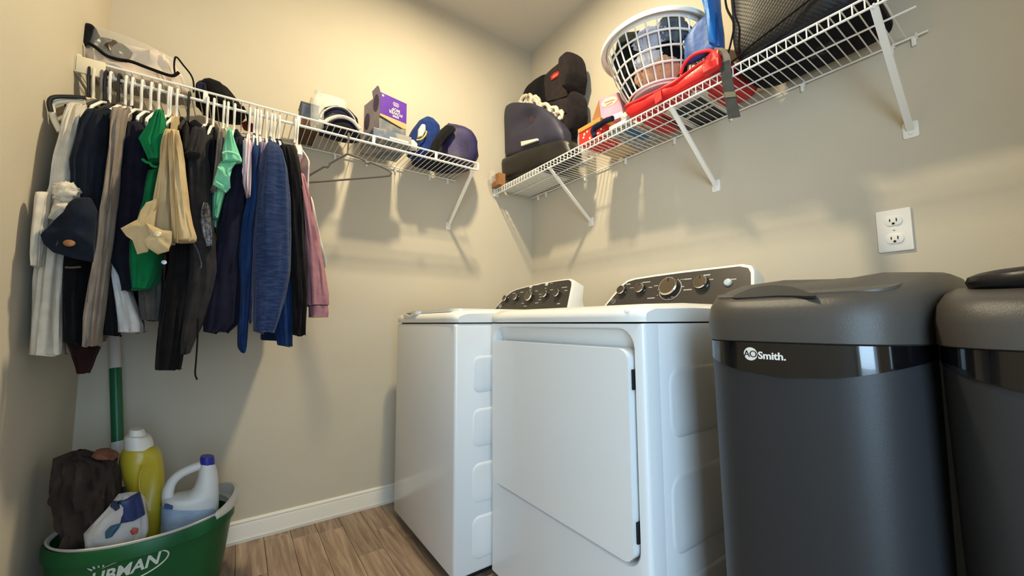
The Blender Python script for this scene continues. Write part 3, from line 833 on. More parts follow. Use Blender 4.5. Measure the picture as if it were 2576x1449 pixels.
# red gift box
t = thing('gift_box', 'red patterned gift box with orange lid standing on the wire shelf', 'box', (-0.22, -0.81, ZDR))
rbm = mat('red_starred_paper', (206, 44, 34), 0.5, bump=0.02)
nt = rbm.node_tree; vo = nt.nodes.new('ShaderNodeTexVoronoi'); vo.inputs['Scale'].default_value = 42
tc = nt.nodes.new('ShaderNodeTexCoord'); nt.links.new(tc.outputs['Object'], vo.inputs['Vector'])
rm = nt.nodes.new('ShaderNodeValToRGB'); rm.color_ramp.interpolation = 'CONSTANT'
rm.color_ramp.elements[0].color = rgb((240, 214, 190)); rm.color_ramp.elements[1].color = rgb((206, 44, 34)); rm.color_ramp.elements[1].position = 0.26
nt.links.new(vo.outputs['Distance'], rm.inputs['Fac']); nt.links.new(rm.outputs[0], nt.nodes['Principled BSDF'].inputs['Base Color'])
MB().box((-0.288, -0.878, ZDR), (-0.15, -0.742, ZDR+0.07), 0.001).build('box_body', rbm, t, smooth=False)
MB().box((-0.292, -0.882, ZDR+0.068), (-0.146, -0.738, ZDR+0.089), 0.002).build('lid', mat('orange_lid', (206, 140, 62), 0.6, bump=0.05), t, smooth=False)

# pink soap carton
t = thing('soap_carton', 'pink and lilac carton with cream oval label between gift box and laundry basket', 'box', (-0.2, -0.9, ZDR))
q = xpts([(1507, 250), (1556, 232), (1569, 292), (1514, 314)], -0.19)
ex = Vector((0.075, 0.0, 0.0))
pkm = mat('pink_carton', (214, 160, 186), 0.45, col2=(196, 128, 170), scale=9, bump=0.02)
MB().loft([[q[0], q[1], q[2], q[3]], [p+ex for p in q]]).build('carton', pkm, t, smooth=False)
lo = []
for k in range(24):
    a = 2*PI*k/24; lo.append((1533+20*math.cos(a), 256+11*math.sin(a)-7*math.cos(a)))
lo = xpts(lo, -0.1905)
o_ = MB().loft([[p+Vector((d, 0, 0)) for p in lo] for d in (-0.0012, 0.001)]).build('oval_label', mat('cream_label', (238, 226, 180), 0.5, bump=0.02), t, smooth=False)
for (u0, u1, v0) in ((1521, 1545, 255), (1525, 1541, 262)):
    qq = xpts([(u0, v0+2), (u1, v0-6), (u1, v0-3), (u0, v0+5)], -0.192)
    MB().loft([[p+Vector((d, 0, 0)) for p in qq] for d in (-0.0008, 0.0)]).build('legend_bar', mat('rose_print', (196, 120, 120), 0.6, bump=0.02), o_, smooth=False)
qq = xpts([(1519, 298), (1566, 279), (1569, 292), (1514, 314)], -0.1902)
MB().loft([[p+Vector((d, 0, 0)) for p in qq] for d in (-0.001, 0.0)]).build('lower_print', mat('pale_pink_print', (232, 178, 208), 0.5, col2=(240, 206, 224), scale=30, bump=0.02), t, smooth=False)
qq = xpts([(1507, 250), (1490, 300), (1494, 320), (1514, 314)], -0.17)
MB().loft([[p+Vector((d, 0, 0)) for p in qq] for d in (0, 0.004)]).build('carton_flap', C['card'], t, smooth=False)

# sandal strap and paper packets
st = xpts([(1497, 344), (1493, 333), (1497, 322), (1512, 312), (1526, 303), (1541, 298)], -0.29)
tag(MB().tube(smooth(st, 4), [0.012]*4+[0.015]*8+[0.013]*9, 8).build('sandal_strap', C['navy']), 'navy fabric strap curled over the shelf edge beside the red gift box', 'strap')
t = thing('paper_stack', 'flat stack of white and grey papers lying beneath the pink carton', 'papers', (-0.17, -0.98, ZDR))
MB().box((-0.285, -1.03, ZDR), (-0.03, -0.89, ZDR+0.006), 0.001).build('newspaper', mat('grey_newsprint', (176, 178, 178), 0.8, col2=(120, 122, 124), scale=45, bump=0.1, thr=(0.45, 0.6)), t, smooth=False)
MB().box((-0.29, -1.02, ZDR+0.006), (-0.06, -0.93, ZDR+0.02), 0.002).build('white_packet', mat('white_packet', (224, 220, 214), 0.5, bump=0.2, bscale=40), t)
MB().box((-0.24, -0.965, ZDR-0.0012), (-0.10, -1.01, ZDR), 0.0002).build('blue_patch', mat('blue_print', (50, 96, 140), 0.6, bump=0.02), t, smooth=False)
tag(MB().box((-0.145, -0.885, ZDR), (-0.02, -0.745, ZDR+0.012), 0.002).build('wood_board', mat('tan_board', (206, 176, 132), 0.6, bump=0.1, bscale=60)), 'small tan wooden board lying behind the red gift box', 'board')
q = MB().ell((-0.27, -1.01, ZDR+0.038), (0.02, 0.026, 0.017), 20, 12, amp=0.25, seed=12)
tag(q.build('white_pouch', C['white']), 'small crumpled white pouch on the papers beside the red bag', 'pouch')

# red tote bag lying flat, with its print underneath
t = thing('tote_bag', 'bright red tote bag lying flat beneath the white laundry basket', 'bag', (-0.17, -1.23, ZDR))
def redbox():
    b = MB(); rings = []
    nx, ny = 12, 26
    x0, x1, y0, y1 = -0.308, -0.03, -1.438, -1.03
    def ht(y_): return 0.082-0.012*math.sin(9*y_)+0.01*noise.noise(Vector((y_*14, 2, 0)))
    for j in range(ny+1):
        y_ = y1+(y0-y1)*j/ny
        e_ = 0.25 if j in (0, ny) else (0.8 if j in (1, ny-1) else 1.0)
        r = []
        for i in range(28):
            th = 2*PI*i/28
            c_, s_ = math.cos(th), math.sin(th)
            a = math.copysign(abs(c_)**0.35, c_); b_ = math.copysign(abs(s_)**0.35, s_)
            f = 0.006*noise.noise(Vector((c_*1.5, y_*16, s_*1.5)))
            zz = ZDR+ht(y_)*(0.5+0.5*b_*e_)+(f if b_ > -0.5 else 0)
            r.append(Vector(((x0+x1)/2+(x1-x0)/2*a*(0.95 if e_ < 0.5 else 1)+f, y_, zz)))
        rings.append(r)
    return b.loft(rings)
redbox().build('bag_body', C['red'], t)
lipp = xpts([(1573, 268), (1620, 246), (1665, 224), (1700, 206), (1745, 172), (1790, 143), (1808, 124)], -0.306)
MB().tube(smooth(lipp, 4), 0.006, 6).build('bag_hem', mat('red_hem', (222, 30, 32), 0.45, bump=0.2), t)
hd = xpts([(1712, 186), (1722, 160), (1745, 138), (1775, 128), (1790, 128), (1798, 134)], -0.29)
MB().tube(smooth(hd, 5), 0.006, 8).build('bag_handle', mat('red_handle', (214, 40, 52), 0.4, bump=0.1), t)
flp = xpts([(1645, 236), (1664, 226), (1666, 250), (1650, 262)], -0.312)
MB().loft([[p+Vector((d, 0, 0)) for p in flp] for d in (-0.004, 0.004)]).build('side_loop', mat('red_loop', (214, 26, 28), 0.5, bump=0.2), t)
xpuff([(1770, 165), (1790, 132), (1808, 122), (1816, 150), (1816, 200), (1800, 214), (1775, 205)], -0.335, 0.03, zmin=ZDR+0.002, amp=0.012, seed=9, e=0.8).build('bag_end', C['red'], t)
zpt = lambda pts, z: [at(u, v, 'z', z) for u, v in pts]
def under(nm, px_, mm, dz, par):
    q_ = zpt(px_, ZDR)
    return MB().loft([[p+Vector((0, 0, -dz)) for p in q_], [p+Vector((0, 0, 0.0006)) for p in q_]]).build(nm, mm, par, smooth=False)
wpr = mat('white_bag_print', (206, 204, 200), 0.5, bump=0.02); kpr = mat('black_bag_print', (22, 22, 22), 0.5, bump=0.02)
pp = under('white_print', [(1668, 285), (1765, 230), (1862, 294), (1772, 338)], wpr, 0.0006, t)
under('black_print', [(1696, 279), (1762, 244), (1790, 262), (1722, 298)], kpr, 0.0012, pp)
under('black_print', [(1727, 302), (1795, 266), (1836, 292), (1770, 326)], kpr, 0.0012, pp)
under('black_print', [(1660, 296), (1668, 291), (1762, 342), (1752, 347)], kpr, 0.0012, pp)
ci = []
for k in range(20):
    a = 2*PI*k/20; ci.append((1760+22*math.cos(a), 250-12+11*math.sin(a)))
under('round_print', ci, wpr, 0.0005, t)

# laundry basket
BX, BY, BZ0, BZ1 = -0.2, -1.125, ZDR+0.088, 2.066
t = thing('laundry_basket', 'round white plastic laundry basket full of clothes on the right shelf', 'basket', (BX, BY, BZ0))
def brad(s): return 0.132+(0.2-0.132)*s**0.55
cx_ = lambda s: BX+0.03*(1-s)
bz = lambda s: BZ0+(BZ1-BZ0)*s
cb_ = lambda s: BY+0.012*s
NB = 30
for k in range(NB):
    a = 2*PI*k/NB
    MB().tube([(cx_(s)+brad(s)*math.cos(a), cb_(s)+brad(s)*math.sin(a), bz(s)) for s in (0.02, 0.35, 0.68, 0.95)], 0.0034, 6).build('rib', M['whiteplastic'], t)
for s in (0.03, 0.27, 0.5, 0.73):
    MB().tube([(cx_(s)+brad(s)*math.cos(2*PI*k/48), cb_(s)+brad(s)*math.sin(2*PI*k/48), bz(s)) for k in range(48)], 0.0042, 6, True).build('hoop', M['whiteplastic'], t)
MB().lathe([(0.001, 0.0), (0.128, 0.0), (0.131, 0.012), (0.125, 0.012), (0.123, 0.005), (0.001, 0.005)], (BX+0.03, BY, BZ0), n=40).build('base', M['whiteplastic'], t)
rim = MB()
rim.lathe([(0.194, -0.022), (0.197, -0.022), (0.2, -0.004), (0.207, 0.004), (0.219, 0.004), (0.224, -0.004), (0.224, -0.02), (0.221, -0.02), (0.219, -0.003), (0.209, -0.002), (0.203, -0.006)], (BX+0.0, cb_(1), BZ1), n=56, cap0=False, cap1=False)
rim.build('rim', M['whiteplastic'], t, ang=60)
# laundry: each piece a thing in the basket
def wad(name, lb, c, r, m, seed, amp=0.3):
    o = MB().ell(c, r, 30, 18, amp=amp, fs=7, seed=seed)
    for p in o.v:
        s = max(0, min(1, (p.z-BZ0)/(BZ1-BZ0))); d = Vector((p.x-cx_(s), p.y-cb_(s), 0))
        lim = brad(s)-0.013
        if d.length > lim:
            d = d.normalized()*lim; p.x = cx_(s)+d.x; p.y = cb_(s)+d.y
        p.z = max(p.z, BZ0+0.014)
    tag(o.build(name, m), lb, 'clothes', 'laundry in the white basket')
wad('black_laundry', 'bundle of black clothes filling the back of the laundry basket', (BX-0.03, BY+0.05, BZ0+0.12), (0.19, 0.17, 0.15), cloth('black_laundry_cloth', (20, 25, 24), (10, 12, 12)), 1, 0.2)
wad('grey_tshirt', 'pale grey-lilac shirt crumpled near the top of the laundry basket', (BX-0.13, BY-0.06, BZ0+0.165), (0.075, 0.07, 0.042), cloth('lilac_grey_cloth', (176, 174, 190), (150, 150, 164)), 2)
wad('white_towel', 'white cloth bundled halfway up the laundry basket', (BX-0.145, BY-0.045, BZ0+0.10), (0.045, 0.055, 0.024), cloth('white_towel_cloth', (204, 202, 206), (180, 178, 184)), 3)
wad('slate_shirt', 'dark slate shirt squeezed against the right side of laundry basket', (BX-0.09, BY-0.135, BZ0+0.185), (0.07, 0.05, 0.05), cloth('slate_cloth', (92, 98, 106), (64, 70, 78)), 4)
wad('peach_knit', 'peach knitted blanket at the bottom of the laundry basket', (BX-0.09, BY-0.05, BZ0+0.05), (0.10, 0.10, 0.045), cloth('peach_knit', (208, 158, 124), (184, 132, 100), bump=1.0, bscale=70), 5, 0.25)
wad('red_sock', 'dark red sock at the bottom left of the laundry basket', (BX-0.05, BY+0.115, BZ0+0.03), (0.04, 0.035, 0.024), cloth('dark_red_cloth', (120, 30, 36)), 6)

# blue bag
t = thing('blue_bag', 'bright blue shiny shopping bag wedged between laundry basket and black bag', 'bag', (-0.22, -1.4, ZDR+0.08))
bl = mat('blue_bag_film', (18, 80, 148), 0.5, col2=(12, 62, 122), scale=8, bump=0.5, bscale=35)
xpuff([(1722, 165), (1721, 108), (1745, 72), (1772, 42), (1800, 30), (1812, 80), (1812, 118), (1770, 128), (1740, 160)], -0.285, 0.03, zmin=ZDR+0.09, amp=0.01, seed=2, e=0.8).build('bag_side', bl, t)
xpuff([(1768, -40), (1800, -50), (1806, 20), (1812, 70), (1812, 120), (1796, 122), (1788, 60), (1778, 20)], -0.30, 0.10, zmin=ZDR+0.09, amp=0.008, seed=3, e=0.8).build('bag_edge', mat('light_blue_film', (40, 120, 190), 0.5, col2=(24, 104, 180), scale=10, bump=0.5, bscale=35), t)

# black quilted bag
t = thing('quilted_bag', 'large black quilted bag at the right end of the wire shelf', 'bag', (-0.165, -1.62, ZDR))
qm = mat('black_quilting', (17, 16, 16), 0.5, bump=0.0, spec=0.4)
nt = qm.node_tree; tc = nt.nodes.new('ShaderNodeTexCoord'); mp = nt.nodes.new('ShaderNodeMapping')
mp.inputs['Rotation'].default_value = (PI/4, 0, 0); mp.inputs['Scale'].default_value = (105, 105, 105)
br = nt.nodes.new('ShaderNodeTexVoronoi'); br.inputs['Scale'].default_value = 1.0; br.inputs['Randomness'].default_value = 0.0
bp = nt.nodes.new('ShaderNodeBump'); bp.invert = True; bp.inputs['Strength'].default_value = 0.3; bp.inputs['Distance'].default_value = 0.004
nt.links.new(tc.outputs['Object'], mp.inputs['Vector']); nt.links.new(mp.outputs[0], br.inputs['Vector'])
nt.links.new(br.outputs['Distance'], bp.inputs['Height']); nt.links.new(bp.outputs[0], nt.nodes['Principled BSDF'].inputs['Normal'])
b = MB()
b.ell((-0.172, -1.625, ZDR+0.2105), (0.128, 0.178, 0.208), 48, 30, amp=0.05, fs=4, seed=4, e=0.42)
for p in b.v: p.z = max(p.z, ZDR)
b.build('bag_body', qm, t, ang=80)
MB().tube(smooth(xpts([(1838, 160), (1880, 122), (1940, 75), (2010, 20), (2060, -20)], -0.302), 4), 0.003, 6).build('piping', C['black'], t)
MB().tube(smooth(xpts([(1822, -30), (1828, 20), (1846, 60), (1838, 110), (1830, 140)], -0.302), 4), 0.0035, 6).build('piping', C['black'], t)
b = MB(); b.ell((-0.16, -1.63, ZDR+0.016), (0.125, 0.185, 0.016), 40, 12, e=0.4)
b.build('bag_base', cloth('navy_black_base', (14, 15, 24), (20, 21, 30)), t)

# grey strap with buckle hanging over the rail
t = thing('webbing_strap', 'grey-green webbing strap hanging over the shelf edge beside red tote', 'strap', (-0.31, -1.44, ZR-0.1))
gm = cloth('grey_webbing', (66, 69, 68), (56, 59, 58), bscale=600)
def ribbon(pl, pr, th=0.0025):
    return MB().loft([[a, b_, b_+Vector((th, 0, 0)), a+Vector((th, 0, 0))] for a, b_ in zip(pl, pr)])
ribbon(xpts([(1811, 160), (1815, 200), (1822, 245), (1832, 299)], -0.318), xpts([(1834, 150), (1842, 195), (1850, 240), (1862, 293)], -0.318)).build('strap_tail', gm, t)
ribbon(smooth(xpts([(1796, 126), (1812, 132), (1818, 148), (1811, 175)], -0.316), 4), smooth(xpts([(1797, 119), (1822, 122), (1836, 142), (1838, 172)], -0.316), 4)).build('strap_loop', cloth('taupe_webbing', (126, 116, 104), (110, 102, 92)), t)
ribbon(xpts([(1821, 232), (1824, 246)], -0.320), xpts([(1849, 230), (1852, 243)], -0.320), 0.005).build('slide_buckle', mat('olive_buckle', (84, 84, 66), 0.5, bump=0.05), t)

# ================================================================== left shelf
# clear vinyl storage bag with bedding
t = thing('vinyl_bag', 'clear vinyl storage bag with black trim holding pale bedding on left shelf', 'bag', (-1.9, -0.17, ZDL))
YB = -0.255
fnb = yfn(-0.165)
bed = mat('pale_bedding', (232, 216, 200), 0.8, col2=(206, 184, 164), scale=12, bump=0.8, bscale=30)
ypuff([(207, 200), (205, 114), (250, 104), (300, 112), (330, 116), (372, 120), (420, 142), (455, 185), (470, 215), (482, 250), (300, 240)], YB+0.015, 0.16, zmin=ZDL+0.006, amp=0.035, seed=5, fs=26, e=0.7, rt=0.3, lv=34, n=48).build('bedding', bed, t)
ypuff([(238, 112), (250, 88), (272, 96), (300, 104), (332, 128), (318, 156), (280, 148), (255, 132)], YB+0.004, 0.06, amp=0.03, seed=7, e=0.9, fs=30).build('grey_fold', mat('smoky_vinyl', (78, 70, 56), 0.3, bump=0.2), t)
ypuff([(198, 120), (200, 70), (210, 52), (238, 66), (248, 80), (238, 98), (226, 120)], YB-0.004, 0.14, e=0.6, amp=0.004, seed=2).build('black_end', C['black'], t)
ypuff([(200, 205), (199, 118), (206, 54), (250, 70), (330, 102), (400, 132), (450, 150), (476, 178), (489, 205), (489, 252), (300, 260)], YB-0.006, 0.20, zmin=ZDL+0.001, amp=0.008, seed=8, e=0.6, rt=0.18).build('vinyl', clear, t)
MB().tube(smooth(ypts([(222, 108), (242, 120), (268, 140), (300, 150), (330, 155), (370, 170), (420, 188), (437, 190), (450, 182)], YB-0.012), 4), 0.0055, 8).build('black_piping', C['black'], t)
MB().tube(smooth(ypts([(441, 190), (438, 165), (443, 143), (462, 165), (480, 188), (487, 208), (487, 232)], YB-0.008), 4), 0.003, 6).build('black_piping', C['black'], t)

t = thing('black_bag', 'slouched black fabric bag on left shelf beside the clear vinyl bag', 'bag', (-1.68, -0.16, ZDL))
ypuff([(493, 262), (493, 212), (505, 200), (525, 196), (555, 206), (578, 228), (600, 258), (622, 290), (630, 330), (560, 330)], -0.24, 0.2, zmin=ZDL+0.001, amp=0.02, seed=11, e=0.7).build('bag_body', C['black'], t)
ypuff([(494, 214), (504, 203), (520, 212), (522, 236), (496, 234)], -0.262, 0.05, amp=0.008, seed=13).build('side_flap', C['navy'], t)
MB().tube(smooth(ypts([(610, 268), (622, 290), (624, 306), (623, 312)], -0.25), 4), 0.005, 6).build('strap', C['black'], t)

tag(ypuff([(588, 350), (590, 312), (620, 306), (648, 318), (652, 350)], -0.12, 0.1, zmin=ZDL+0.001, amp=0.01, seed=15).build('red_cloth', cloth('brick_red_cloth', (132, 44, 36), (112, 34, 30))), 'folded brick-red cloth behind the hangers on left shelf', 'cloth')

t = thing('brown_carton', 'flat brown carton lying beneath the slate blue box on left shelf', 'box', (-1.36, -0.1, ZDL))
MB().box((-1.425, -0.205, ZDL), (-1.345, -0.02, ZDL+0.045), 0.002).build('carton', mat('dull_brown_card', (96, 66, 46), 0.8, col2=(82, 56, 40), scale=14, bump=0.1), t, smooth=False)
t = thing('slate_box', 'slate blue box standing on a brown carton beside the clear bottle', 'box', (-1.36, -0.1, ZDL+0.045))
MB().box((-1.418, -0.19, ZDL+0.0455), (-1.348, -0.10, ZDL+0.118), 0.003).build('box_body', mat('slate_blue_card', (72, 84, 104), 0.6, col2=(58, 70, 92), scale=12, bump=0.05), t, smooth=False)
MB().box((-1.42, -0.192, ZDL+0.1175), (-1.346, -0.098, ZDL+0.124), 0.002).build('lid', mat('grey_lid', (120, 120, 120), 0.6, bump=0.05), t, smooth=False)

# clear bottle
c = at(797, 320, 'y', -0.235)
t = thing('water_bottle', 'empty clear plastic bottle standing on left shelf before a white bag', 'bottle', (c.x, -0.235, ZDL))
MB().lathe([(0.001, 0.004), (0.022, 0.0), (0.027, 0.006), (0.027, 0.05), (0.0255, 0.055), (0.027, 0.06), (0.027, 0.1), (0.024, 0.118), (0.014, 0.142), (0.0125, 0.15)], (c.x, -0.235, ZDL), n=26, cap1=False).build('bottle', clear2, t)
MB().lathe([(0.0145, 0), (0.0145, 0.014), (0.001, 0.015)], (c.x, -0.235, ZDL+0.148), n=18).build('cap', clear2, t)

tag(ypuff([(792, 330), (778, 262), (783, 240), (802, 228), (835, 236), (872, 248), (874, 275), (870, 330)], -0.09, 0.075, zmin=ZDL+0.001, amp=0.018, fs=20, seed=17, e=0.8).build('white_bag', mat('white_bag_film', (226, 214, 192), 0.55, bump=0.5, bscale=40)), 'crumpled white bag behind the navy caps on left shelf', 'bag')

# two navy caps
def cap_thing(name, lb, px, band, y, depth, seed, inside):
    t = thing(name, lb, 'hat', (at(px[0][0], px[0][1], 'y', y).x+0.06, y+depth/2, ZDL))
    ypuff(px, y, depth, zmin=ZDL+0.001, amp=0.006, seed=seed, e=0.85, rt=0.45, rb=0.15).build('crown', C['navy'], t)
    MB().tube([Vector((p.x, p.y, max(p.z, ZDL+0.012))) for p in smooth(ypts(band, y-0.004), 5)], 0.008 if inside else 0.0035, 8).build('white_trim', C['white'], t)
    return t
t = cap_thing('navy_hat', 'navy cap with thin white piping lying behind the white-rimmed cap', [(806, 330), (803, 285), (815, 266), (845, 258), (880, 268), (902, 295), (908, 330)], [(806, 296), (815, 280), (840, 268), (868, 273), (888, 292), (896, 312)], -0.175, 0.10, 21, False)
ypuff([(806, 312), (814, 298), (836, 284), (862, 288), (882, 302), (878, 312), (840, 306)], -0.182, 0.02, zmin=ZDL+0.001, amp=0.006, seed=5).build('lining', mat('mottled_lining', (44, 44, 48), 0.8, col2=(104, 102, 102), scale=55, bump=0.2, thr=(0.5, 0.6)), t)
t = cap_thing('navy_hat', 'navy cap with thick white rim at the front of left shelf', [(802, 395), (800, 350), (806, 325), (828, 302), (858, 293), (890, 303), (910, 330), (914, 395)], [(800, 335), (808, 318), (828, 300), (856, 293), (884, 302), (906, 325)], -0.272, 0.15, 23, True)
ypuff([(814, 345), (820, 325), (842, 309), (866, 308), (888, 320), (900, 345)], -0.283, 0.03, zmin=ZDL+0.001, amp=0.002, seed=6).build('brim_black_lining', C['black'], t)  # black interior of the cap below its white rim

# slate carton below, purple carton above (printed upside down)
t = thing('blue_carton', 'flat grey-blue carton underneath the purple box on left shelf', 'box', (-1.03, -0.17, ZDL))
MB().box((-1.135, -0.285, ZDL), (-0.955, -0.06, ZDL+0.048), 0.002).build('carton', mat('grey_blue_card', (92, 104, 124), 0.6, col2=(150, 146, 140), scale=11, bump=0.05, thr=(0.45, 0.55)), t, smooth=False)
MB().box((-1.06, -0.2856, ZDL+0.012), (-0.97, -0.284, ZDL+0.022)).build('pale_print', M['print'], t, smooth=False)
px0, px1, pz0, pz1, py0, py1 = -1.101, -0.961, ZDL+0.0485, 1.984, -0.26, -0.10
t = thing('purple_box', 'open purple cardboard box with upside-down white lettering on left shelf', 'box', (px0, py0, pz0))
pbox = t
MB().box((px0, py0, pz0), (px1, py1, pz1-0.003)).build('carton', mat('lilac_grey_card', (166, 154, 168), 0.6, col2=(196, 186, 176), scale=9, bump=0.05, thr=(0.45, 0.6)), t, smooth=False)
fp = MB().box((px0, py0-0.002, pz0+0.085), (px1, py0, pz1)).build('purple_face', mat('violet_print', (92, 46, 160), 0.45, col2=(84, 40, 150), scale=10, bump=0.02), t, smooth=False)
for body, zc, sz in (('MOP', 1.928, 0.021), ('POWER', 1.911, 0.021)):
    vs, fs = text_geo(body, sz, 0.0005, 0.0003)
    MB().add([Vector((-1.02-p.x, py0-0.0024-p.z, zc-p.y)) for p in vs], fs).build('lettering', M['print'], fp, smooth=False)
b = MB()
for zc, w in ((1.962, 0.03), (1.954, 0.034), (1.947, 0.026), (1.897, 0.032), (1.891, 0.034)):
    b.box((-1.02-w/2, py0-0.0026, zc-0.0018), (-1.02+w/2, py0-0.002, zc+0.0018))
b.box((px0+0.008, py0-0.0026, 1.968), (px0+0.018, py0-0.002, 1.977))
b.build('small_print', M['print'], fp, smooth=False)
MB().prism([(px0, pz0+0.085), (px0, pz0+0.075), (px0+0.03, pz0+0.07), (px0+0.06, pz0+0.064), (px1-0.02, pz0+0.055), (px1-0.002, pz0+0.058), (px1-0.002, pz0+0.085)], lambda a, c, d: (a, py0-0.002+d, c), -0.001, 0.002).build('torn_orange_edge', mat('orange_tear', (220, 164, 110), 0.7, bump=0.1), t, smooth=False)
MB().prism([(px0, pz0+0.077), (px0+0.03, pz0+0.071), (px0+0.06, pz0+0.065), (px1-0.02, pz0+0.056), (px1-0.03, pz0+0.05), (px0+0.05, pz0+0.058), (px0, pz0+0.066)], lambda a, c, d: (a, py0-0.001+d, c), -0.001, 0.001).build('torn_dark_edge', M['gap'], t, smooth=False)  # dark strip along the torn lower edge
MB().box((px0+0.002, py0-0.001, pz0), (px1-0.002, py0, pz0+0.062)).build('inner_carton_face', mat('taupe_grey_print', (136, 130, 124), 0.7, col2=(90, 104, 116), scale=22, bump=0.05, thr=(0.4, 0.6)), t, smooth=False)
for yc, zc in ((-0.222, 1.945), (-0.135, 1.885)):
    ov = [(yc+0.027*math.cos(2*PI*k/24), zc+0.042*math.sin(2*PI*k/24)) for k in range(24)]
    MB().prism(ov, lambda a, c, d: (px0-d, a, c), 0, 0.0012).build('oval_print', mat('dark_violet_oval', (88, 70, 112), 0.6, col2=(60, 44, 88), scale=50, bump=0.02), t, smooth=False)
MB().prism([(-0.26, pz1), (-0.255, pz1+0.028), (-0.245, pz1+0.036), (-0.19, pz1+0.03), (-0.185, pz1-0.004)], lambda a, c, d: (px0+0.004-(c-pz1)*0.25-d, a, c), 0, 0.0025).build('box_flap', mat('lilac_flap', (172, 158, 172), 0.7, bump=0.05), t, smooth=False)

pbox.rotation_euler = (0, 0, math.radians(12))     # turned a little on the shelf

# blue child's backpack and mesh bag
t = thing('blue_backpack', 'small bright blue backpack with white pocket on left shelf', 'bag', (-0.9, -0.17, ZDL))
ypuff([(1032, 400), (1033, 345), (1045, 318), (1062, 296), (1078, 287), (1094, 296), (1108, 316), (1110, 345), (1104, 400)], -0.235, 0.12, zmin=ZDL+0.001, amp=0.008, seed=31, e=0.75).build('pack_body', cloth('royal_blue_cloth', (32, 56, 116), (25, 44, 98)), t)
ypuff([(1052, 345), (1053, 325), (1062, 311), (1071, 312), (1072, 328), (1064, 344)], -0.249, 0.03, e=0.9).build('white_pocket', C['white'], t)
MB().tube(smooth(ypts([(1048, 352), (1060, 350), (1070, 340), (1073, 330)], -0.256), 4), 0.004, 6).build('yellow_trim', cloth('yellow_trim', (206, 182, 78)), t)
ypuff([(1018, 372), (1026, 352), (1040, 350), (1052, 362), (1050, 385), (1030, 392)], -0.275, 0.04, zmin=ZDL+0.001, e=0.9).build('pale_tab', C['white'], t)
t = thing('mesh_bag', 'purple mesh bag with black straps at the right end of left shelf', 'bag', (-0.74, -0.15, ZDL))
pm = mat('violet_mesh', (50, 43, 92), 0.5, col2=(30, 27, 60), scale=14, bump=0.6, bscale=300)
ypuff([(1116, 430), (1116, 360), (1118, 318), (1138, 302), (1165, 312), (1190, 332), (1205, 360), (1210, 392), (1195, 420)], -0.215, 0.17, zmin=ZDL+0.001, amp=0.018, seed=33, e=0.7).build('bag_body', pm, t)
ypuff([(1076, 400), (1085, 358), (1106, 330), (1124, 312), (1142, 314), (1150, 326), (1128, 344), (1106, 374), (1098, 400)], -0.245, 0.05, zmin=ZDL+0.001, amp=0.008, seed=35, e=0.8).build('black_strap', C['black'], t)
b = MB(); b.ell((-0.755, -0.135, ZDL+0.018), (0.125, 0.10, 0.0175), 36, 12, amp=0.08, seed=3, e=0.5)
b.build('bag_base', C['navy'], t)
# ------------------------------------------------------------------ garments on hangers
RODZ = ZL-0.038
hw = mat('white_hanger', (232, 230, 224), 0.35, bump=0.02); hk = mat('black_hanger', (24, 23, 22), 0.4, bump=0.02)
hg = mat('grey_hanger', (112, 106, 100), 0.4, bump=0.02); hc = mat('cream_hanger', (222, 214, 190), 0.4, bump=0.02)
def hanger_geo():
    hook = [(0.004+0.0135*math.cos(math.radians(a)), 0.0135*math.sin(math.radians(a))) for a in range(-40, 181, 20)]
    hook = [(p[0]+0.0, p[1]) for p in hook]
    pts = [(0, p[0]-0.004, p[1]-0.0075+0.0005) for p in hook]
    pts += [(0, -0.0135, -0.03), (0, -0.007, -0.055), (0, 0, -0.07), (0, 0, -0.10)]
    a = MB().tube(smooth([Vector(p) for p in pts], 2), 0.0040, 7)
    f = [(-0.168, -0.198), (-0.163, -0.186), (-0.08, -0.132), (0, -0.097), (0.08, -0.132), (0.163, -0.186), (0.168, -0.198), (0.16, -0.205), (0, -0.205), (-0.16, -0.205)]
    b = MB().tube([(0, p[0], p[1]) for p in f], 0.0042, 7, True)
    return a, b
ha, hb = hanger_geo()
hook_o, bar_o = {}, {}
def hanger(u, mm, label, rot=0.0, group='hangers on the rod', x=None):
    x = at(u, 150+0.262*(u-215)+45, 'y', -SD).x if x is None else x
    t = thing('clothes_hanger', label, 'hanger', (x, -SD, RODZ+0.0125), group)
    t.rotation_euler = (0, 0, rot)
    if mm.name not in hook_o:
        a = MB(); a.v = ha.v; a.f = ha.f; c = MB(); c.v = hb.v; c.f = hb.f
        hook_o[mm.name] = a.build('hook', mm, origin=(0, 0, 0)); bar_o[mm.name] = c.build('hanger_bar', mm, origin=(0, 0, 0))
        hook_o[mm.name].parent = t; bar_o[mm.name].parent = t
    else:
        copy_of(hook_o[mm.name], (0, 0, 0), t); copy_of(bar_o[mm.name], (0, 0, 0), t)
    return x

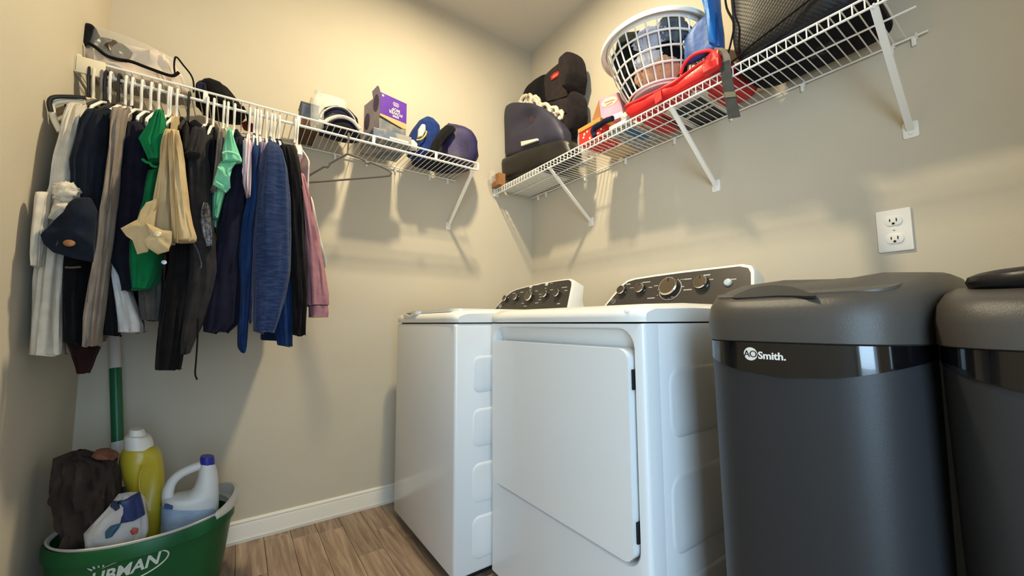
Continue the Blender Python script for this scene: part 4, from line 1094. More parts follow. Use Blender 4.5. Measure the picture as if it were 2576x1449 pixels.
def rows_poly(rows, y):
    L = [(r[0], r[2]) for r in rows]; Rr = [(r[1], r[2]) for r in rows]
    return ypoly(L+Rr[::-1], y)
def sleeve_fn(mid): return lambda a, z, d: (max(a, LX+0.006), mid+d, z)
def tube_part(nm, rows, yn, m, par, depth=0.085, amp=0.012, seed=0, e=0.85, rt=0.15, rb=0.02, lv=34, fs=24, axial=0.16):
    b = MB()
    puff(b, rows_poly(rows, yn+depth*0.15), sleeve_fn(yn+depth/2), depth, lv=lv, n=44, e=e, amp=amp, fs=fs, seed=seed, rt=rt, rb=0.0, axial=axial, cap0=False, hem=0.012)
    return b.build(nm, m, par, ang=70)
def xof(rows, yn):
    tab = sorted(((at(l, v, 'y', yn).z+at(r, v, 'y', yn).z)/2, (at(l, v, 'y', yn).x+at(r, v, 'y', yn).x)/2) for l, r, v in rows)
    def f(z):
        if z <= tab[0][0]: return tab[0][1]
        for (z0, x0), (z1, x1) in zip(tab, tab[1:]):
            if z <= z1: return x0+(x1-x0)*(z-z0)/(z1-z0)
        return tab[-1][1]
    return f
def body_part(nm, hx, rows, yn, m, par, zt=1.622, seed=0, th=0.011, zb=None, yback=-0.10):
    """the flat body of the garment, hanging from hanger shoulders down, lightly folded"""
    f = xof(rows, yn)
    z0 = min((at(l, v, 'y', yn).z+at(r, v, 'y', yn).z)/2 for l, r, v in rows) if zb is None else zb
    z0 += 0.012
    ny, nz = 14, 22
    b = MB(); rings = []
    for k in range(nz+1):
        s = k/nz
        z = zt-0.002-(zt-z0)*s
        q = min(1.0, max(0.12, (zt-z)/0.10))
        ya, yb_ = -SD+(yn+0.05+SD)*q, -SD+(yback+SD)*q
        ring = []
        for side in (1, -1):
            for j in (range(ny+1) if side == 1 else range(ny, -1, -1)):
                y_ = ya+(yb_-ya)*j/ny
                w = max(0.0, min(1.0, (-0.24-y_)/0.2)); w = w*w*(3-2*w)
                x = hx*(1-w)+f(z)*w
                fo = 0.004*noise.noise(Vector((y_*11+seed, z*2.0, seed*1.7)))*min(1, s*2)
                edge = math.sin(PI*max(0.04, min(0.96, j/ny)))**0.4
                ring.append(Vector((max(LX+0.003, x+fo+side*th/2*edge), y_, z)))
        rings.append(ring)
    b.loft(rings)
    return b.build(nm, m, par, ang=70)
def garment(name, label, cat, hook, mm, rows, yn, m, part='sleeve', hl=None, hm=None, amp=0.012, depth=0.085, seed=0, body=True, zt=1.622, rt=0.15, x=None, zb=None):
    z0 = min((at(l, v, 'y', yn).z) for l, r, v in rows)
    hx = at(hook, 150+0.262*(hook-215)+45, 'y', -SD).x if x is None else x
    if hl: hanger(hook, hm or hw, hl)
    t = thing(name, label, cat, (hx, -SD, z0), 'clothes hanging from the rod')
    if body: body_part('garment_body', hx, rows, yn, m, t, seed=seed, zt=zt, zb=zb)
    tube_part(part, rows, yn, m, t, depth, amp, seed, rt=rt)
    return t

K = {}
K['cream'] = cloth('cream_knit', (214, 204, 186), (198, 188, 170))
K['denim'] = cloth('dark_denim', (19, 24, 33), (28, 34, 46), scale=18)
K['blk'] = cloth('soft_black', (12, 11, 13), (18, 17, 19))
K['maroon'] = cloth('black_maroon', (42, 20, 18), (30, 14, 14))
K['taupe'] = cloth('taupe_knit', (142, 130, 118), (126, 114, 103), scale=16)
K['ink'] = cloth('ink_navy', (17, 17, 30), (24, 24, 38))
K['char'] = cloth('charcoal_cloth', (40, 38, 38), (50, 47, 47))
K['gshirt'] = cloth('kelly_green', (14, 122, 72), (10, 104, 60), scale=12)
K['khaki'] = cloth('khaki_twill', (196, 174, 134), (180, 158, 118), scale=14)
K['mint'] = cloth('mint_jersey', (128, 206, 168), (112, 190, 152), scale=14)
K['blue'] = cloth('mid_blue', (24, 54, 100), (18, 44, 86), scale=14)
K['heather'] = mat('blue_heather_knit', (24, 42, 80), 0.9, col2=(50, 68, 106), scale=55, stretch=(0.6, 1, 3.5), bump=0.5, bscale=250, spec=0.15, sheen=0.15, thr=(0.4, 0.75))
K['deep'] = cloth('deep_navy', (24, 26, 45), (19, 20, 36), scale=14)
K['mauve'] = cloth('mauve_fleece', (170, 122, 128), (152, 106, 114), scale=14)
K['sil'] = mat('silver_sequin', (120, 122, 128), 0.3, 0.6, col2=(60, 62, 70), scale=120, bump=0.8, bscale=160)
K['whit'] = cloth('white_shirt_cotton', (214, 210, 206), (198, 194, 190))
stripe = cloth('striped_shirt', (214, 204, 206)); nt = stripe.node_tree
wv = nt.nodes.new('ShaderNodeTexWave'); wv.inputs['Scale'].default_value = 38; wv.bands_direction = 'X'; wv.inputs['Distortion'].default_value = 0.6
tc = nt.nodes.new('ShaderNodeTexCoord'); nt.links.new(tc.outputs['Object'], wv.inputs['Vector'])
rm = nt.nodes.new('ShaderNodeValToRGB'); rm.color_ramp.elements[0].color = rgb((168, 120, 146)); rm.color_ramp.elements[1].color = rgb((216, 206, 210)); rm.color_ramp.elements[1].position = 0.55
nt.links.new(wv.outputs['Fac'], rm.inputs['Fac']); nt.links.new(rm.outputs[0], nt.nodes['Principled BSDF'].inputs['Base Color'])
K['lav'] = cloth('lavender_cotton', (128, 116, 150), (112, 102, 136))

hang = 'plastic hanger holding '
# 1 cream cardigan on a cream hanger, black hanger in front of it
t = garment('cream_cardigan', 'long cream knit cardigan hanging nearest the left wall', 'cardigan', 238, hc,
        [(160, 207, 250), (150, 207, 290), (140, 203, 340), (130, 186, 400), (124, 180, 445), (116, 184, 478), (106, 178, 505), (97, 168, 560), (92, 160, 620), (84, 152, 700), (74, 150, 800), (66, 150, 894)],
        -0.53, K['cream'], 'front_edge', 'cream ' + hang + 'the cream cardigan by the left wall', hc, seed=1)
tube_part('cuff_sleeve', [(86, 122, 480), (80, 114, 545), (76, 104, 600), (75, 99, 640), (77, 97, 668)], -0.575, K['cream'], t, 0.04, 0.006, 3)
MB().ell(at(168, 484, 'y', -0.555), (0.026, 0.02, 0.026), 28, 18, amp=0.35, fs=9, seed=5).build('crumpled_fold', K['cream'], t, ang=80)
flap([(140, 500), (176, 505), (178, 540), (160, 560), (126, 552)], -0.552, 0.012, 0.016, 3, 0.01, 34).build('crumpled_fold', K['cream'], t, ang=60)
hanger(226, hk, 'black ' + hang + 'nothing visible, first on the rod')
lo_ = smooth(ypts([(206, 247), (160, 243), (132, 248), (126, 262), (132, 292), (148, 325)], -0.50), 4)
sh = thing('shoulder_hanger', 'cream wide-shouldered hanger end poking out beside the left wall', 'hanger', tuple(lo_[0]), 'hangers on the rod')
MB().tube(smooth(ypts([(214, 258), (180, 255), (146, 258), (131, 270), (136, 300), (152, 332)], -0.49), 4), 0.007, 8).build('hanger_bar', hc, sh)
MB().tube(smooth(ypts([(216, 246), (170, 243), (134, 245), (124, 258), (128, 280)], -0.50), 4), 0.0055, 8).build('dark_rail', hk, sh)
# 2 denim jacket
t = garment('denim_jacket', 'dark navy denim jacket with a copper button beside the cream cardigan', 'jacket', 258, hg,
        [(216, 272, 265), (196, 270, 300), (180, 264, 360), (168, 262, 400), (172, 258, 440), (170, 254, 480), (166, 250, 530), (160, 248, 580), (158, 246, 620)],
        -0.555, K['denim'], 'sleeve', 'grey ' + hang + 'the denim jacket', hg, seed=2, zb=1.13)
flap([(190, 500), (150, 545), (104, 592), (108, 612), (132, 634), (180, 648), (236, 660), (242, 600), (246, 530), (228, 498)], -0.585, 0.014, 0.014, 7, 0.010, 18).build('hem_flap', K['denim'], t, ang=60)
c = at(175, 612, 'y', -0.603)
MB().lathe([(0.0098, 0), (0.0098, 0.003), (0.0065, 0.005), (0.001, 0.0055)], c, (0, -1, 0), 16, sx=1.1, sy=0.9).build('copper_button', mat('copper', (150, 104, 66), 0.45, 0.5, bump=0.05), t)
for px_ in ([(186, 540), (160, 575), (142, 618)],):
    MB().tube(smooth(ypts(px_, -0.592), 4), 0.0014, 5).build('stitching', cloth('pale_stitch', (62, 70, 84)), t)
# 3 black trousers with maroon lining hem
t = garment('black_trousers', 'black trousers with dark maroon hem hanging beneath the denim jacket', 'trousers', 267, hk,
        [(180, 262, 300), (165, 250, 500), (158, 245, 600), (152, 216, 680), (150, 210, 780), (150, 212, 862)], -0.515, K['blk'], 'trouser_leg', 'black ' + hang + 'the black trousers', hk, seed=3)
tube_part('maroon_hem', [(152, 246, 845), (165, 244, 876), (174, 232, 900), (186, 222, 925), (192, 214, 940)], -0.50, K['maroon'], t, 0.06, 0.008, 4)
MB().tube(smooth(ypts([(164, 672), (180, 673), (204, 671)], -0.54), 4), 0.003, 6).build('zip_pull', mat('dull_zip', (110, 106, 100), 0.4, 0.7, bump=0.05), t)
# 4 taupe knit
garment('taupe_cardigan', 'long taupe knit cardigan hanging edge-on beside the denim jacket', 'cardigan', 279, hw,
        [(276, 314, 262), (272, 306, 310), (266, 299, 380), (258, 291, 450), (247, 284, 520), (240, 275, 600), (231, 267, 660), (216, 261, 720), (206, 250, 800), (204, 240, 874)],
        -0.58, K['taupe'], 'front_edge', 'white ' + hang + 'the taupe cardigan', hw, seed=4)
# 5 black shirts
garment('black_shirt', 'black long-sleeved shirt hanging behind the green t-shirt', 'shirt', 318, hw,
        [(306, 352, 298), (292, 376, 345), (288, 372, 420), (282, 366, 500), (272, 350, 600), (272, 334, 650), (296, 332, 690), (303, 330, 732)],
        -0.53, K['ink'], 'sleeve', 'white ' + hang + 'the black long-sleeved shirt', hw, seed=5)
garment('black_dress', 'plain black garment hanging low behind the taupe cardigan', 'dress', 300, hk,
        [(258, 292, 560), (252, 292, 660), (248, 292, 740), (246, 296, 843)], -0.505, K['blk'], 'side', 'black ' + hang + 'the plain black garment', hk, seed=6)
garment('white_shirt', 'white shirt whose hem hangs below the black shirt', 'shirt', 334, hw,
        [(272, 286, 560), (274, 300, 660), (276, 322, 710), (280, 342, 765), (285, 360, 815), (291, 360, 836)], -0.50, K['whit'], 'side', 'white ' + hang + 'the white shirt', hw, seed=7, amp=0.016)
# 7 green shirt
t = garment('green_tshirt', 'bright green t-shirt hanging between the black shirt and khaki jacket', 't-shirt', 401, hw,
        [(372, 410, 420), (356, 400, 500), (340, 388, 560), (316, 402, 605), (318, 404, 650), (324, 396, 700), (330, 380, 727)], -0.54, K['gshirt'], 'front_edge', 'white ' + hang + 'the green t-shirt', hw, seed=8)
tube_part('sleeve', [(394, 408, 272), (384, 412, 288), (364, 416, 318), (346, 416, 345), (356, 414, 365), (366, 412, 385), (374, 412, 402)], -0.575, K['gshirt'], t, 0.05, 0.01, 9)
MB().tube(smooth(ypts([(358, 400), (368, 408), (376, 410), (384, 418), (396, 420)], -0.58), 4), 0.004, 6).build('sleeve_hem', K['gshirt'], t)
# grey shorts behind
garment('grey_tee', 'grey t-shirt with black hem hanging low behind the green t-shirt', 't-shirt', 358, hw,
        [(352, 404, 660), (350, 404, 720), (352, 402, 770), (358, 398, 806)], -0.50, cloth('mid_grey_cloth', (86, 82, 78), (74, 70, 68)), 'side', 'white ' + hang + 'the grey t-shirt', hw, seed=10)
# 8 khaki jacket
t = garment('khaki_jacket', 'khaki tan jacket with brass button and folded hem among dark clothes', 'jacket', 425, hw,
        [(414, 434, 318), (403, 432, 375), (394, 431, 440), (384, 431, 500), (372, 434, 545), (360, 437, 585), (352, 438, 612)], -0.605, K['khaki'], 'front_panel', 'white ' + hang + 'the khaki jacket', hw, seed=11, zb=1.15)
tube_part('sleeve', [(427, 444, 320), (422, 452, 350), (423, 461, 400), (425, 467, 460), (428, 471, 520), (430, 479, 562), (432, 489, 592), (436, 488, 606)], -0.63, K['khaki'], t, 0.06, 0.010, 12)
flap([(396, 500), (368, 510), (354, 530), (346, 553), (304, 575), (318, 594), (334, 605), (346, 640), (372, 634), (384, 600)], -0.632, 0.008, 0.006, 13, 0.004, 30).build('hem_flap', K['khaki'], t, ang=50)
flap([(368, 562), (384, 568), (410, 580), (432, 582), (432, 606), (424, 632), (396, 640), (372, 624), (362, 604), (378, 592)], -0.638, 0.010, 0.007, 14, 0.006, 30).build('waistband', K['khaki'], t, ang=50)
MB().lathe([(0.0085, 0), (0.0085, 0.003), (0.006, 0.005), (0.001, 0.005)], at(397, 590, 'y', -0.6515), (0, -1, 0), 16).build('brass_button', mat('pale_brass', (224, 206, 160), 0.35, 0.4, bump=0.02), t)
MB().lathe([(0.006, 0), (0.006, 0.003), (0.001, 0.004)], at(413, 660, 'y', -0.60), (0, -1, 0), 14).build('snap_button', mat('pale_snap', (190, 198, 208), 0.3, 0.3, bump=0.02), t)
for px_ in ([(434, 330), (437, 400), (440, 480), (444, 560), (446, 610)], [(372, 560), (380, 540), (394, 520), (396, 500)]):
    MB().tube(smooth(ypts(px_, -0.634), 4), 0.0018, 5).build('seam', cloth('khaki_seam', (150, 126, 86)), t)
# 9 black hoodie and charcoal jacket
t = garment('black_hoodie', 'black hoodie with long sleeve hanging lowest among the clothes', 'hoodie', 446, hw,
        [(436, 476, 380), (434, 478, 500), (430, 478, 600), (421, 478, 680), (409, 470, 740), (398, 462, 820), (391, 456, 900), (389, 450, 932)], -0.55, K['blk'], 'sleeve', 'white ' + hang + 'the black hoodie', hw, seed=15)
t = garment('charcoal_jacket', 'charcoal jacket with hanging black drawcord behind the khaki jacket', 'jacket', 475, hk,
        [(480, 532, 332), (466, 522, 385), (472, 528, 440), (474, 530, 520), (478, 540, 600), (478, 546, 680), (472, 536, 740), (462, 514, 805), (456, 490, 850), (454, 474, 892)], -0.56, K['char'], 'front_panel', 'black ' + hang + 'the charcoal jacket', hk, seed=16)
MB().tube(smooth(ypts([(498, 800), (497, 850), (493, 910), (491, 940), (496, 955)], -0.57), 4), 0.0024, 6).build('drawcord', K['blk'], t)
MB().tube(smooth(ypts([(478, 600), (495, 625), (506, 660), (505, 675)], -0.568), 4), 0.002, 6).build('pocket_edge', cloth('grey_edge', (84, 82, 84)), t)
tube_part('short_sleeve', [(484, 514, 318), (478, 516, 335), (470, 512, 360), (466, 502, 386)], -0.60, K['char'], t, 0.05, 0.006, 17)
# 11 black tee with silver sequin trim
t = garment('sequin_top', 'black top with silver sequinned panel hanging beside the charcoal jacket', 'top', 522, hw,
        [(508, 542, 345), (506, 542, 430), (506, 540, 500), (508, 540, 600)], -0.53, K['blk'], 'front_edge', 'white ' + hang + 'the sequinned top', hw, seed=18)
tube_part('sequin_panel', [(511, 522, 506), (504, 529, 530), (504, 533, 560), (510, 535, 595), (520, 533, 620)], -0.585, K['sil'], t, 0.035, 0.004, 19)
garment('taupe_tee', 'thin taupe t-shirt squeezed between black top and mint t-shirt', 't-shirt', 538, hw,
        [(548, 566, 318), (542, 563, 370), (536, 556, 440), (530, 548, 480)], -0.565, K['taupe'], 'sleeve', 'white ' + hang + 'the thin taupe t-shirt', hw, seed=20, body=True, zb=1.2)
# 13 mint tee
t = garment('mint_tshirt', 'mint green t-shirt with flared sleeve in the middle of the rod', 't-shirt', 573, hw,
        [(548, 588, 430), (536, 572, 465), (534, 560, 500), (535, 548, 548)], -0.55, K['mint'], 'front_edge', 'white ' + hang + 'the mint t-shirt', hw, seed=21, zb=1.2)
tube_part('sleeve', [(571, 582, 322), (567, 587, 340), (562, 594, 362), (558, 602, 384), (560, 608, 406)], -0.595, K['mint'], t, 0.05, 0.006, 22)
MB().tube(smooth(ypts([(560, 386), (572, 382), (590, 386), (602, 394), (606, 406)], -0.602), 4), 0.0035, 6).build('sleeve_hem', cloth('pale_mint', (156, 224, 190)), t)
flap([(556, 404), (596, 408), (584, 424), (578, 446), (580, 470), (568, 484), (554, 476), (536, 466), (540, 448)], -0.578, 0.01, 0.02, 23, 0.006, 30).build('folded_sleeve', K['mint'], t, ang=60)
# 14 navy hoodie
garment('navy_sweatshirt', 'dark navy sweatshirt with wide hem between mint t-shirt and blue trousers', 'sweatshirt', 590, hw,
        [(594, 618, 338), (588, 622, 380), (578, 622, 440), (562, 616, 500), (548, 616, 580), (532, 612, 660), (518, 604, 760), (512, 602, 812), (511, 574, 837)], -0.55, K['deep'], 'sleeve', 'white ' + hang + 'the navy sweatshirt', hw, seed=24)
garment('striped_shirt', 'pink and white striped shirt between navy sweatshirt and blue trousers', 'shirt', 628, hw,
        [(614, 632, 345), (611, 635, 390), (606, 634, 430), (612, 632, 468), (622, 630, 494)], -0.575, stripe, 'sleeve', 'white ' + hang + 'the striped shirt', hw, seed=25, zb=1.2)
garment('blue_trousers', 'mid blue trousers hanging long beside the blue heather sweater', 'trousers', 640, hw,
        [(634, 654, 360), (629, 650, 420), (622, 646, 500), (611, 640, 560), (604, 638, 640), (602, 632, 720), (600, 622, 820), (601, 618, 872), (606, 616, 884)], -0.555, K['blue'], 'trouser_leg', 'white ' + hang + 'the blue trousers', hw, seed=26)
garment('lavender_shirt', 'lavender shirt showing as a narrow strip beside the blue heather sweater', 'shirt', 655, hw,
        [(656, 668, 350), (648, 660, 420), (640, 656, 480), (634, 648, 700), (630, 642, 812)], -0.54, K['lav'], 'sleeve', 'white ' + hang + 'the lavender shirt', hw, seed=27)
t = garment('heather_sweater', 'blue heather knit sweater facing out near the right of the rod', 'sweater', 682, hw,
        [(674, 696, 350), (663, 714, 375), (656, 726, 425), (646, 733, 500), (641, 735, 600), (640, 733, 680), (638, 723, 740), (637, 706, 800), (637, 693, 836)], -0.585, K['heather'], 'sleeve', 'white ' + hang + 'the heather sweater', hw, seed=28, amp=0.008)
garment('royal_tee', 'darker blue shirt hem hanging below the blue heather sweater', 'shirt', 690, hw,
        [(690, 730, 640), (690, 736, 750), (688, 738, 820), (700, 737, 869)], -0.535, K['blue'], 'sleeve', 'white ' + hang + 'the darker blue shirt', hw, seed=29)
garment('black_jacket', 'black zip jacket hanging between blue sweater and mauve hoodie', 'jacket', 702, hw,
        [(707, 738, 358), (712, 752, 400), (726, 762, 480), (730, 766, 560), (732, 770, 650), (735, 772, 740), (738, 769, 844)], -0.555, K['blk'], 'sleeve', 'white ' + hang + 'the black zip jacket', hw, seed=30)
t = garment('mauve_hoodie', 'mauve pink hoodie hanging last on the right of the rod', 'hoodie', 742, hw,
        [(748, 764, 430), (752, 784, 500), (760, 802, 580), (772, 820, 680), (774, 828, 740), (775, 828, 768)], -0.53, K['mauve'], 'sleeve', 'white ' + hang + 'the mauve hoodie', hw, seed=31, amp=0.014)
tube_part('ribbed_cuff', [(779, 827, 766), (780, 829, 785), (780, 828, 798)], -0.527, K['mauve'], t, 0.08, 0.004, 32)
garment('white_blouse', 'white blouse edge showing behind the mauve hoodie', 'blouse', 748, hw,
        [(772, 786, 490), (782, 796, 540), (796, 808, 600), (810, 823, 655), (814, 821, 672)], -0.47, K['whit'], 'sleeve', 'white ' + hang + 'the white blouse', hw, seed=33, zb=1.05)
# hangers without a visible garment
for u, s_ in ((381, 'just left of the green t-shirt'), (430, 'right behind the khaki jacket'), (563, 'just left of the mint t-shirt'), (647, 'between blue trousers and lavender shirt'), (670, 'just left of the blue heather sweater')):
    hanger(u, hw, 'spare white plastic hanger on the rod '+s_)
# empty grey hanger, swivelled
t = thing('clothes_hanger', 'empty grey plastic hanger with strap notches right of the clothes', 'hanger', (at(876, 345, 'y', -SD).x, -SD, RODZ+0.0125))
A = math.radians(-46)
def hp(s, z): return Vector((t.location.x+s*math.cos(A), -SD+s*math.sin(A)*1.0, t.location.z+z))
hk_ = [(0.004+0.0135*math.cos(math.radians(a)), 0.0135*math.sin(math.radians(a))) for a in range(-40, 181, 20)]
pts = [Vector((t.location.x, -SD-0.004+p[0], t.location.z-0.007+p[1])) for p in hk_]+[Vector((t.location.x, -SD-0.0135, t.location.z-0.03)), Vector((t.location.x, -SD-0.006, t.location.z-0.055)), hp(0, -0.07), hp(0, -0.085)]
MB().tube(smooth(pts, 2), 0.0034, 8).build('hook', hg, t)
def arm(sg): return [hp(sg*s, z) for s, z in ((0, -0.085), (0.05, -0.105), (0.085, -0.122), (0.09, -0.134), (0.10, -0.138), (0.112, -0.133), (0.17, -0.160), (0.2, -0.176), (0.207, -0.188), (0.2, -0.198), (0.15, -0.199), (0.0, -0.199))]
MB().tube(arm(1)+arm(-1)[::-1][1:], 0.0045, 8, False).build('hanger_bar', hg, t)

# ------------------------------------------------------------------ mop bucket and cleaning supplies
BCX, BCY, BA, BB, BH = -1.808, -0.285, 0.228, 0.178, 0.275
def brng(k, z, dz=None): return [Vector((BCX+BA*k*math.cos(2*PI*i/56), BCY+BB*k*math.sin(2*PI*i/56), z)) for i in range(56)]
grn = mat('green_bucket_plastic', (3, 86, 43), 0.4, col2=(5, 78, 40), scale=4, bump=0.04)
t = thing('mop_bucket', 'oval green mop bucket with white rim on the floor below the clothes', 'bucket', (BCX, BCY, 0))
MB().loft([brng(0.82, 0.0), brng(0.84, 0.004), brng(0.90, 0.10), brng(0.97, 0.235), brng(1.0, 0.238), brng(1.0, BH-0.006), brng(0.985, BH), brng(0.965, BH), brng(0.955, BH-0.02), brng(0.83, 0.03)], cap0=True, cap1=True).build('shell', grn, t, ang=35)
wr = mat('white_wringer_plastic', (218, 216, 206), 0.4, bump=0.05)
MB().loft([brng(0.962, BH+0.002), brng(0.972, BH+0.007), brng(0.95, BH+0.008), brng(0.925, BH+0.001), brng(0.93, BH-0.004)], closed=True).build('rim_trim', wr, t)
# raised spout of the wringer at the right end
sp = []
for k in range(17):
    a = math.radians(-38+k*100/16)
    c_ = math.cos((k-8)/8*PI/2)
    sp.append([Vector((BCX+BA*r*math.cos(a), BCY+BB*r*math.sin(a), z)) for r, z in ((0.94, BH-0.02), (0.985, BH+0.014+0.03*c_), (1.035, BH+0.014+0.03*c_), (1.04, BH+0.002+0.0*c_), (1.0, BH-0.01))])
MB().loft(sp).build('pour_spout', wr, t, ang=50)
MB().loft([brng(0.9, 0.168), brng(0.9, 0.174)]).build('wringer_tray', wr, t)
# moulded lettering on the front
lw = mat('white_bucket_print', (204, 210, 202), 0.5, bump=0.02)
def on_bucket(s, z):
    k = 0.90+(0.97-0.90)*(z-0.10)/0.135
    a = -PI/2+s/0.215
    return Vector((BCX+BA*k*math.cos(a), BCY+BB*k*math.sin(a), z))
def bn(s): a = -PI/2+s/0.215; return Vector((math.cos(a)*BB, math.sin(a)*BA, 0)).normalized()
S0, Z0 = -0.022, 0.207
vs, fs = text_geo('LIBMAN', 0.046, 0.0012, 0.0004, shear=0.18)
vs = [Vector((p.x*0.9, p.y+p.x*0.12, p.z)) for p in vs]
lg = MB().add([on_bucket(S0+p.x-0.002, Z0+p.y)+bn(S0+p.x)*(0.001+p.z) for p in vs], fs).build('lettering', lw, t, smooth=False)
el = []
for k in range(45):
    a = math.radians(128-k*262/44)
    s_, z_ = S0+0.005+0.086*math.cos(a), Z0+0.012*math.cos(a)+0.034*math.sin(a)
    el.append(on_bucket(s_, z_)+bn(s_)*0.001)
MB().tube(el, [0.0006+0.0016*math.sin(PI*k/44) for k in range(45)], 6).build('logo_oval', lw, t)
for (s_, z_, a, l) in ((-0.055, 0.030, 100, 0.024), (-0.064, 0.028, 120, 0.018), (-0.046, 0.030, 80, 0.018), (-0.070, 0.024, 145, 0.014)):
    p0 = (S0+s_, Z0+z_-0.006); p1 = (p0[0]+l*math.cos(math.radians(a)), p0[1]+l*math.sin(math.radians(a)))
    MB().tube([on_bucket(p0[0]+(p1[0]-p0[0])*q, p0[1]+(p1[1]-p0[1])*q)+bn(p0[0])*0.001 for q in (0, 0.5, 1)], [0.002, 0.0016, 0.0004], 6).build('logo_leaf', lw, t)

# mop with green and white pole
def pole(v): return at(288+12*(v-860)/370, v, 'y', -0.055-0.09*(v-860)/370)
t = thing('mop', 'mop with green and white pole standing in the green bucket', 'mop', (pole(1300).x, pole(1300).y, 0.18))
pr = 0.0165
MB().tube([pole(832), pole(928)], pr*0.98, 14).build('white_grip', mat('white_grip', (206, 198, 190), 0.5, bump=0.05), t)
MB().tube([pole(926), pole(1112)], pr, 14).build('green_pole', mat('green_pole', (10, 92, 56), 0.3, bump=0.02), t)
MB().tube([pole(1110), pole(1228)], pr*1.12, 14).build('white_sleeve', mat('white_sleeve', (206, 204, 198), 0.4, bump=0.03), t)
MB().tube([pole(1226), pole(1262)], [pr*1.3, pr*1.5], 14).build('blue_collar', mat('navy_collar', (28, 34, 78), 0.45, bump=0.03), t)
zt_ = pole(1262)
MB().tube([zt_, (zt_.x, zt_.y, 0.176)], [0.03, 0.036], 14).build('mop_head', cloth('mop_yarn', (150, 146, 138), bump=0.9, bscale=90), t)

# brown bag
t = thing('brown_bag', 'dark brown fabric bag stuffed at the left end of the green bucket', 'bag', (-1.95, -0.33, 0.175))
bb = cloth('dark_brown_cloth', (72, 60, 52), (52, 43, 38), scale=9)
ypuff([(165, 1420), (150, 1350), (128, 1300), (126, 1260), (130, 1190), (138, 1160), (165, 1150), (190, 1140), (212, 1150), (250, 1152), (280, 1162), (284, 1200), (284, 1260), (276, 1330), (240, 1420)], -0.37, 0.12, zmin=0.176, amp=0.04, seed=3, fs=30, e=0.85, rt=0.12, lv=40, n=54).build('bag_body', bb, t)
ypuff([(226, 1152), (236, 1138), (262, 1136), (288, 1146), (290, 1156), (260, 1152), (240, 1158)], -0.395, 0.08, amp=0.008, seed=5).build('rust_lining', cloth('rust_cloth', (134, 88, 68), (110, 66, 50)), t)

# yellow cleaner bottle
def yrings(rows, y, depth, n=30, e=0.8):
    out = []
    for l, r, v, dk in rows:
        a, b_ = at(l, v, 'y', y), at(r, v, 'y', y)
        cx_, h, z = (a.x+b_.x)/2, (b_.x-a.x)/2, (a.z+b_.z)/2
        ring = []
        for i in range(n):
            th = 2*PI*i/n; c_, s_ = math.cos(th), math.sin(th)
            ca, sa = math.copysign(abs(c_)**e, c_), math.copysign(abs(s_)**e, s_)
            ring.append(Vector((cx_+h*ca, y+depth/2*dk*sa, z+(b_.z-a.z)/2*ca)))
        out.append(ring)
    return out
YY = -0.245
t = thing('cleaner_bottle', 'yellow cleaner bottle with white cap standing in the green bucket', 'bottle', (at(358, 1300, 'y', YY).x, YY, 0.175))
ym = mat('yellow_plastic', (196, 178, 52), 0.28, col2=(186, 166, 46), scale=3, bump=0.02, coat=0.3)
rws = [(360, 398, 1366, 0.9), (352, 402, 1356, 1), (346, 410, 1310, 1), (334, 414, 1270, 1), (318, 416, 1225, 1), (306, 414, 1190, 1), (300, 411, 1160, 1), (303, 407, 1140, 0.95), (312, 398, 1126, 0.85), (318, 388, 1120, 0.7)]
yb = MB().loft(yrings(rws, YY, 0.10))
cg = at(376, 1208, 'y', YY-0.05)
for p in yb.v:
    d = math.hypot((p.x-cg.x)/0.032, (p.z-cg.z)/0.065)
    if p.y < YY and d < 1: p.y += 0.018*(1-d*d)
yb.build('bottle', ym, t, ang=80)
MB().tube(smooth([at(u, v, 'y', YY-0.05) for u, v in ((360, 1170), (350, 1200), (352, 1235), (365, 1252))], 4), 0.004, 6).build('grip_ridge', ym, t)
wc_ = M['whiteplastic']
MB().loft(yrings([(311, 388, 1126, 1), (311, 385, 1110, 1), (313, 379, 1098, 1), (318, 374, 1094, 0.95)], YY, 0.095, e=1.0)).build('cap_collar', wc_, t, ang=50)
MB().loft(yrings([(322, 370, 1097, 1), (324, 364, 1084, 1), (326, 360, 1079, 0.9)], YY, 0.06, e=1.0)).build('cap', wc_, t, ang=50)

# bleach jug
YJ = -0.30
t = thing('bleach_jug', 'white jug with blue cap and looped handle standing in the green bucket', 'bottle', (at(480, 1330, 'y', YJ).x, YJ, 0.175))
jm = mat('white_jug_plastic', (222, 224, 226), 0.4, bump=0.03)
rws = [(404, 548, 1352, 0.95), (404, 549, 1335, 1), (406, 550, 1280, 1), (408, 551, 1262, 1), (414, 551, 1250, 1), (446, 551, 1246, 0.97), (474, 551, 1240, 0.93), (488, 550, 1226, 0.88), (496, 549, 1204, 0.8), (500, 547, 1186, 0.7), (503, 543, 1174, 0.55), (505, 539, 1165, 0.45), (506, 538, 1160, 0.42)]
MB().loft(yrings(rws, YJ, 0.108, e=0.85)).build('jug_body', jm, t, ang=80)
MB().tube(smooth(ypts([(424, 1266), (422, 1240), (432, 1214), (450, 1195), (476, 1181), (506, 1170)], YJ), 5), [0.016]*8+[0.0145]*18, 12).build('handle', jm, t)
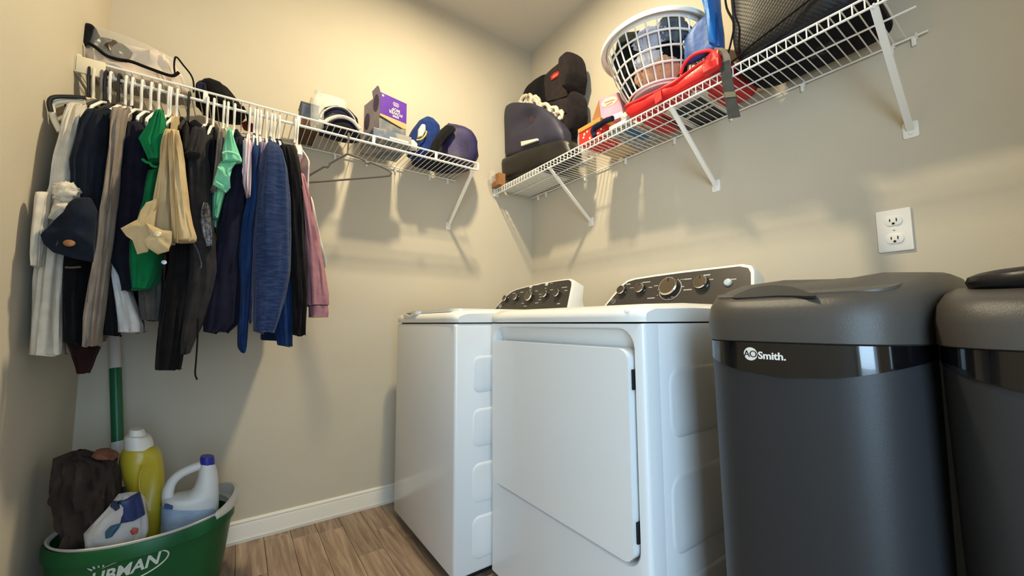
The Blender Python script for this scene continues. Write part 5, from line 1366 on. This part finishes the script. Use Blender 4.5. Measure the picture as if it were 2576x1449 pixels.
MB().loft(yrings([(405, 548, 1338, 1.02), (405, 549, 1310, 1.02), (405.5, 549.5, 1268, 1.02)], YJ, 0.111, e=0.85), cap0=False, cap1=False).build('label_band', mat('pale_blue_label', (150, 174, 206), 0.5, col2=(172, 192, 216), scale=30, bump=0.02, stretch=(1, 1, 3)), t, ang=80)
q = ypts([(412, 1272), (434, 1275), (434, 1281), (412, 1279)], YJ-0.0575)
MB().loft([[p+Vector((0, d, 0)) for p in q] for d in (-0.002, 0.02)]).build('blue_mark', mat('navy_print', (44, 70, 130), 0.5, bump=0.02), t, smooth=False)
MB().loft(yrings([(503, 541, 1166, 1), (503, 540, 1152, 1), (505, 538, 1147, 0.95)], YJ, 0.05, e=1.0)).build('cap', mat('blue_cap', (34, 46, 150), 0.35, bump=0.03), t, ang=50)

# wipes packet
t = thing('wipes_packet', 'crumpled white and blue wipes packet in the front of green bucket', 'packet', (-1.86, -0.4, 0.176))
ypuff([(206, 1400), (204, 1350), (240, 1310), (275, 1275), (300, 1245), (330, 1240), (352, 1250), (366, 1300), (368, 1340), (350, 1400)], -0.412, 0.036, zmin=0.2, amp=0.014, seed=3, fs=22, e=0.8, rt=0.15).build('packet', mat('white_packet_film', (202, 198, 194), 0.45, col2=(184, 182, 182), scale=16, bump=0.6, bscale=40), t)
ypuff([(300, 1318), (304, 1278), (292, 1262), (318, 1256), (350, 1240), (356, 1262), (364, 1298), (336, 1312)], -0.424, 0.026, amp=0.005, seed=4, fs=22).build('blue_panel', mat('blue_packet_film', (32, 54, 112), 0.4, col2=(24, 42, 92), scale=14, bump=0.5, bscale=40), t)
ypuff([(262, 1340), (276, 1326), (304, 1318), (298, 1330), (280, 1352), (264, 1356)], -0.425, 0.018, amp=0.003, seed=6).build('teal_band', mat('teal_packet_film', (48, 86, 112), 0.4, bump=0.4, bscale=40), t)
ypuff([(276, 1275), (282, 1262), (296, 1264), (302, 1278), (290, 1286)], -0.425, 0.018, amp=0.003, seed=7).build('dark_fold', mat('navy_packet_film', (30, 44, 76), 0.4, bump=0.4, bscale=40), t)
ypuff([(326, 1338), (334, 1330), (348, 1332), (346, 1342), (332, 1346)], -0.426, 0.012, seed=8).build('red_print', mat('red_packet_print', (150, 66, 62), 0.5, bump=0.2), t)
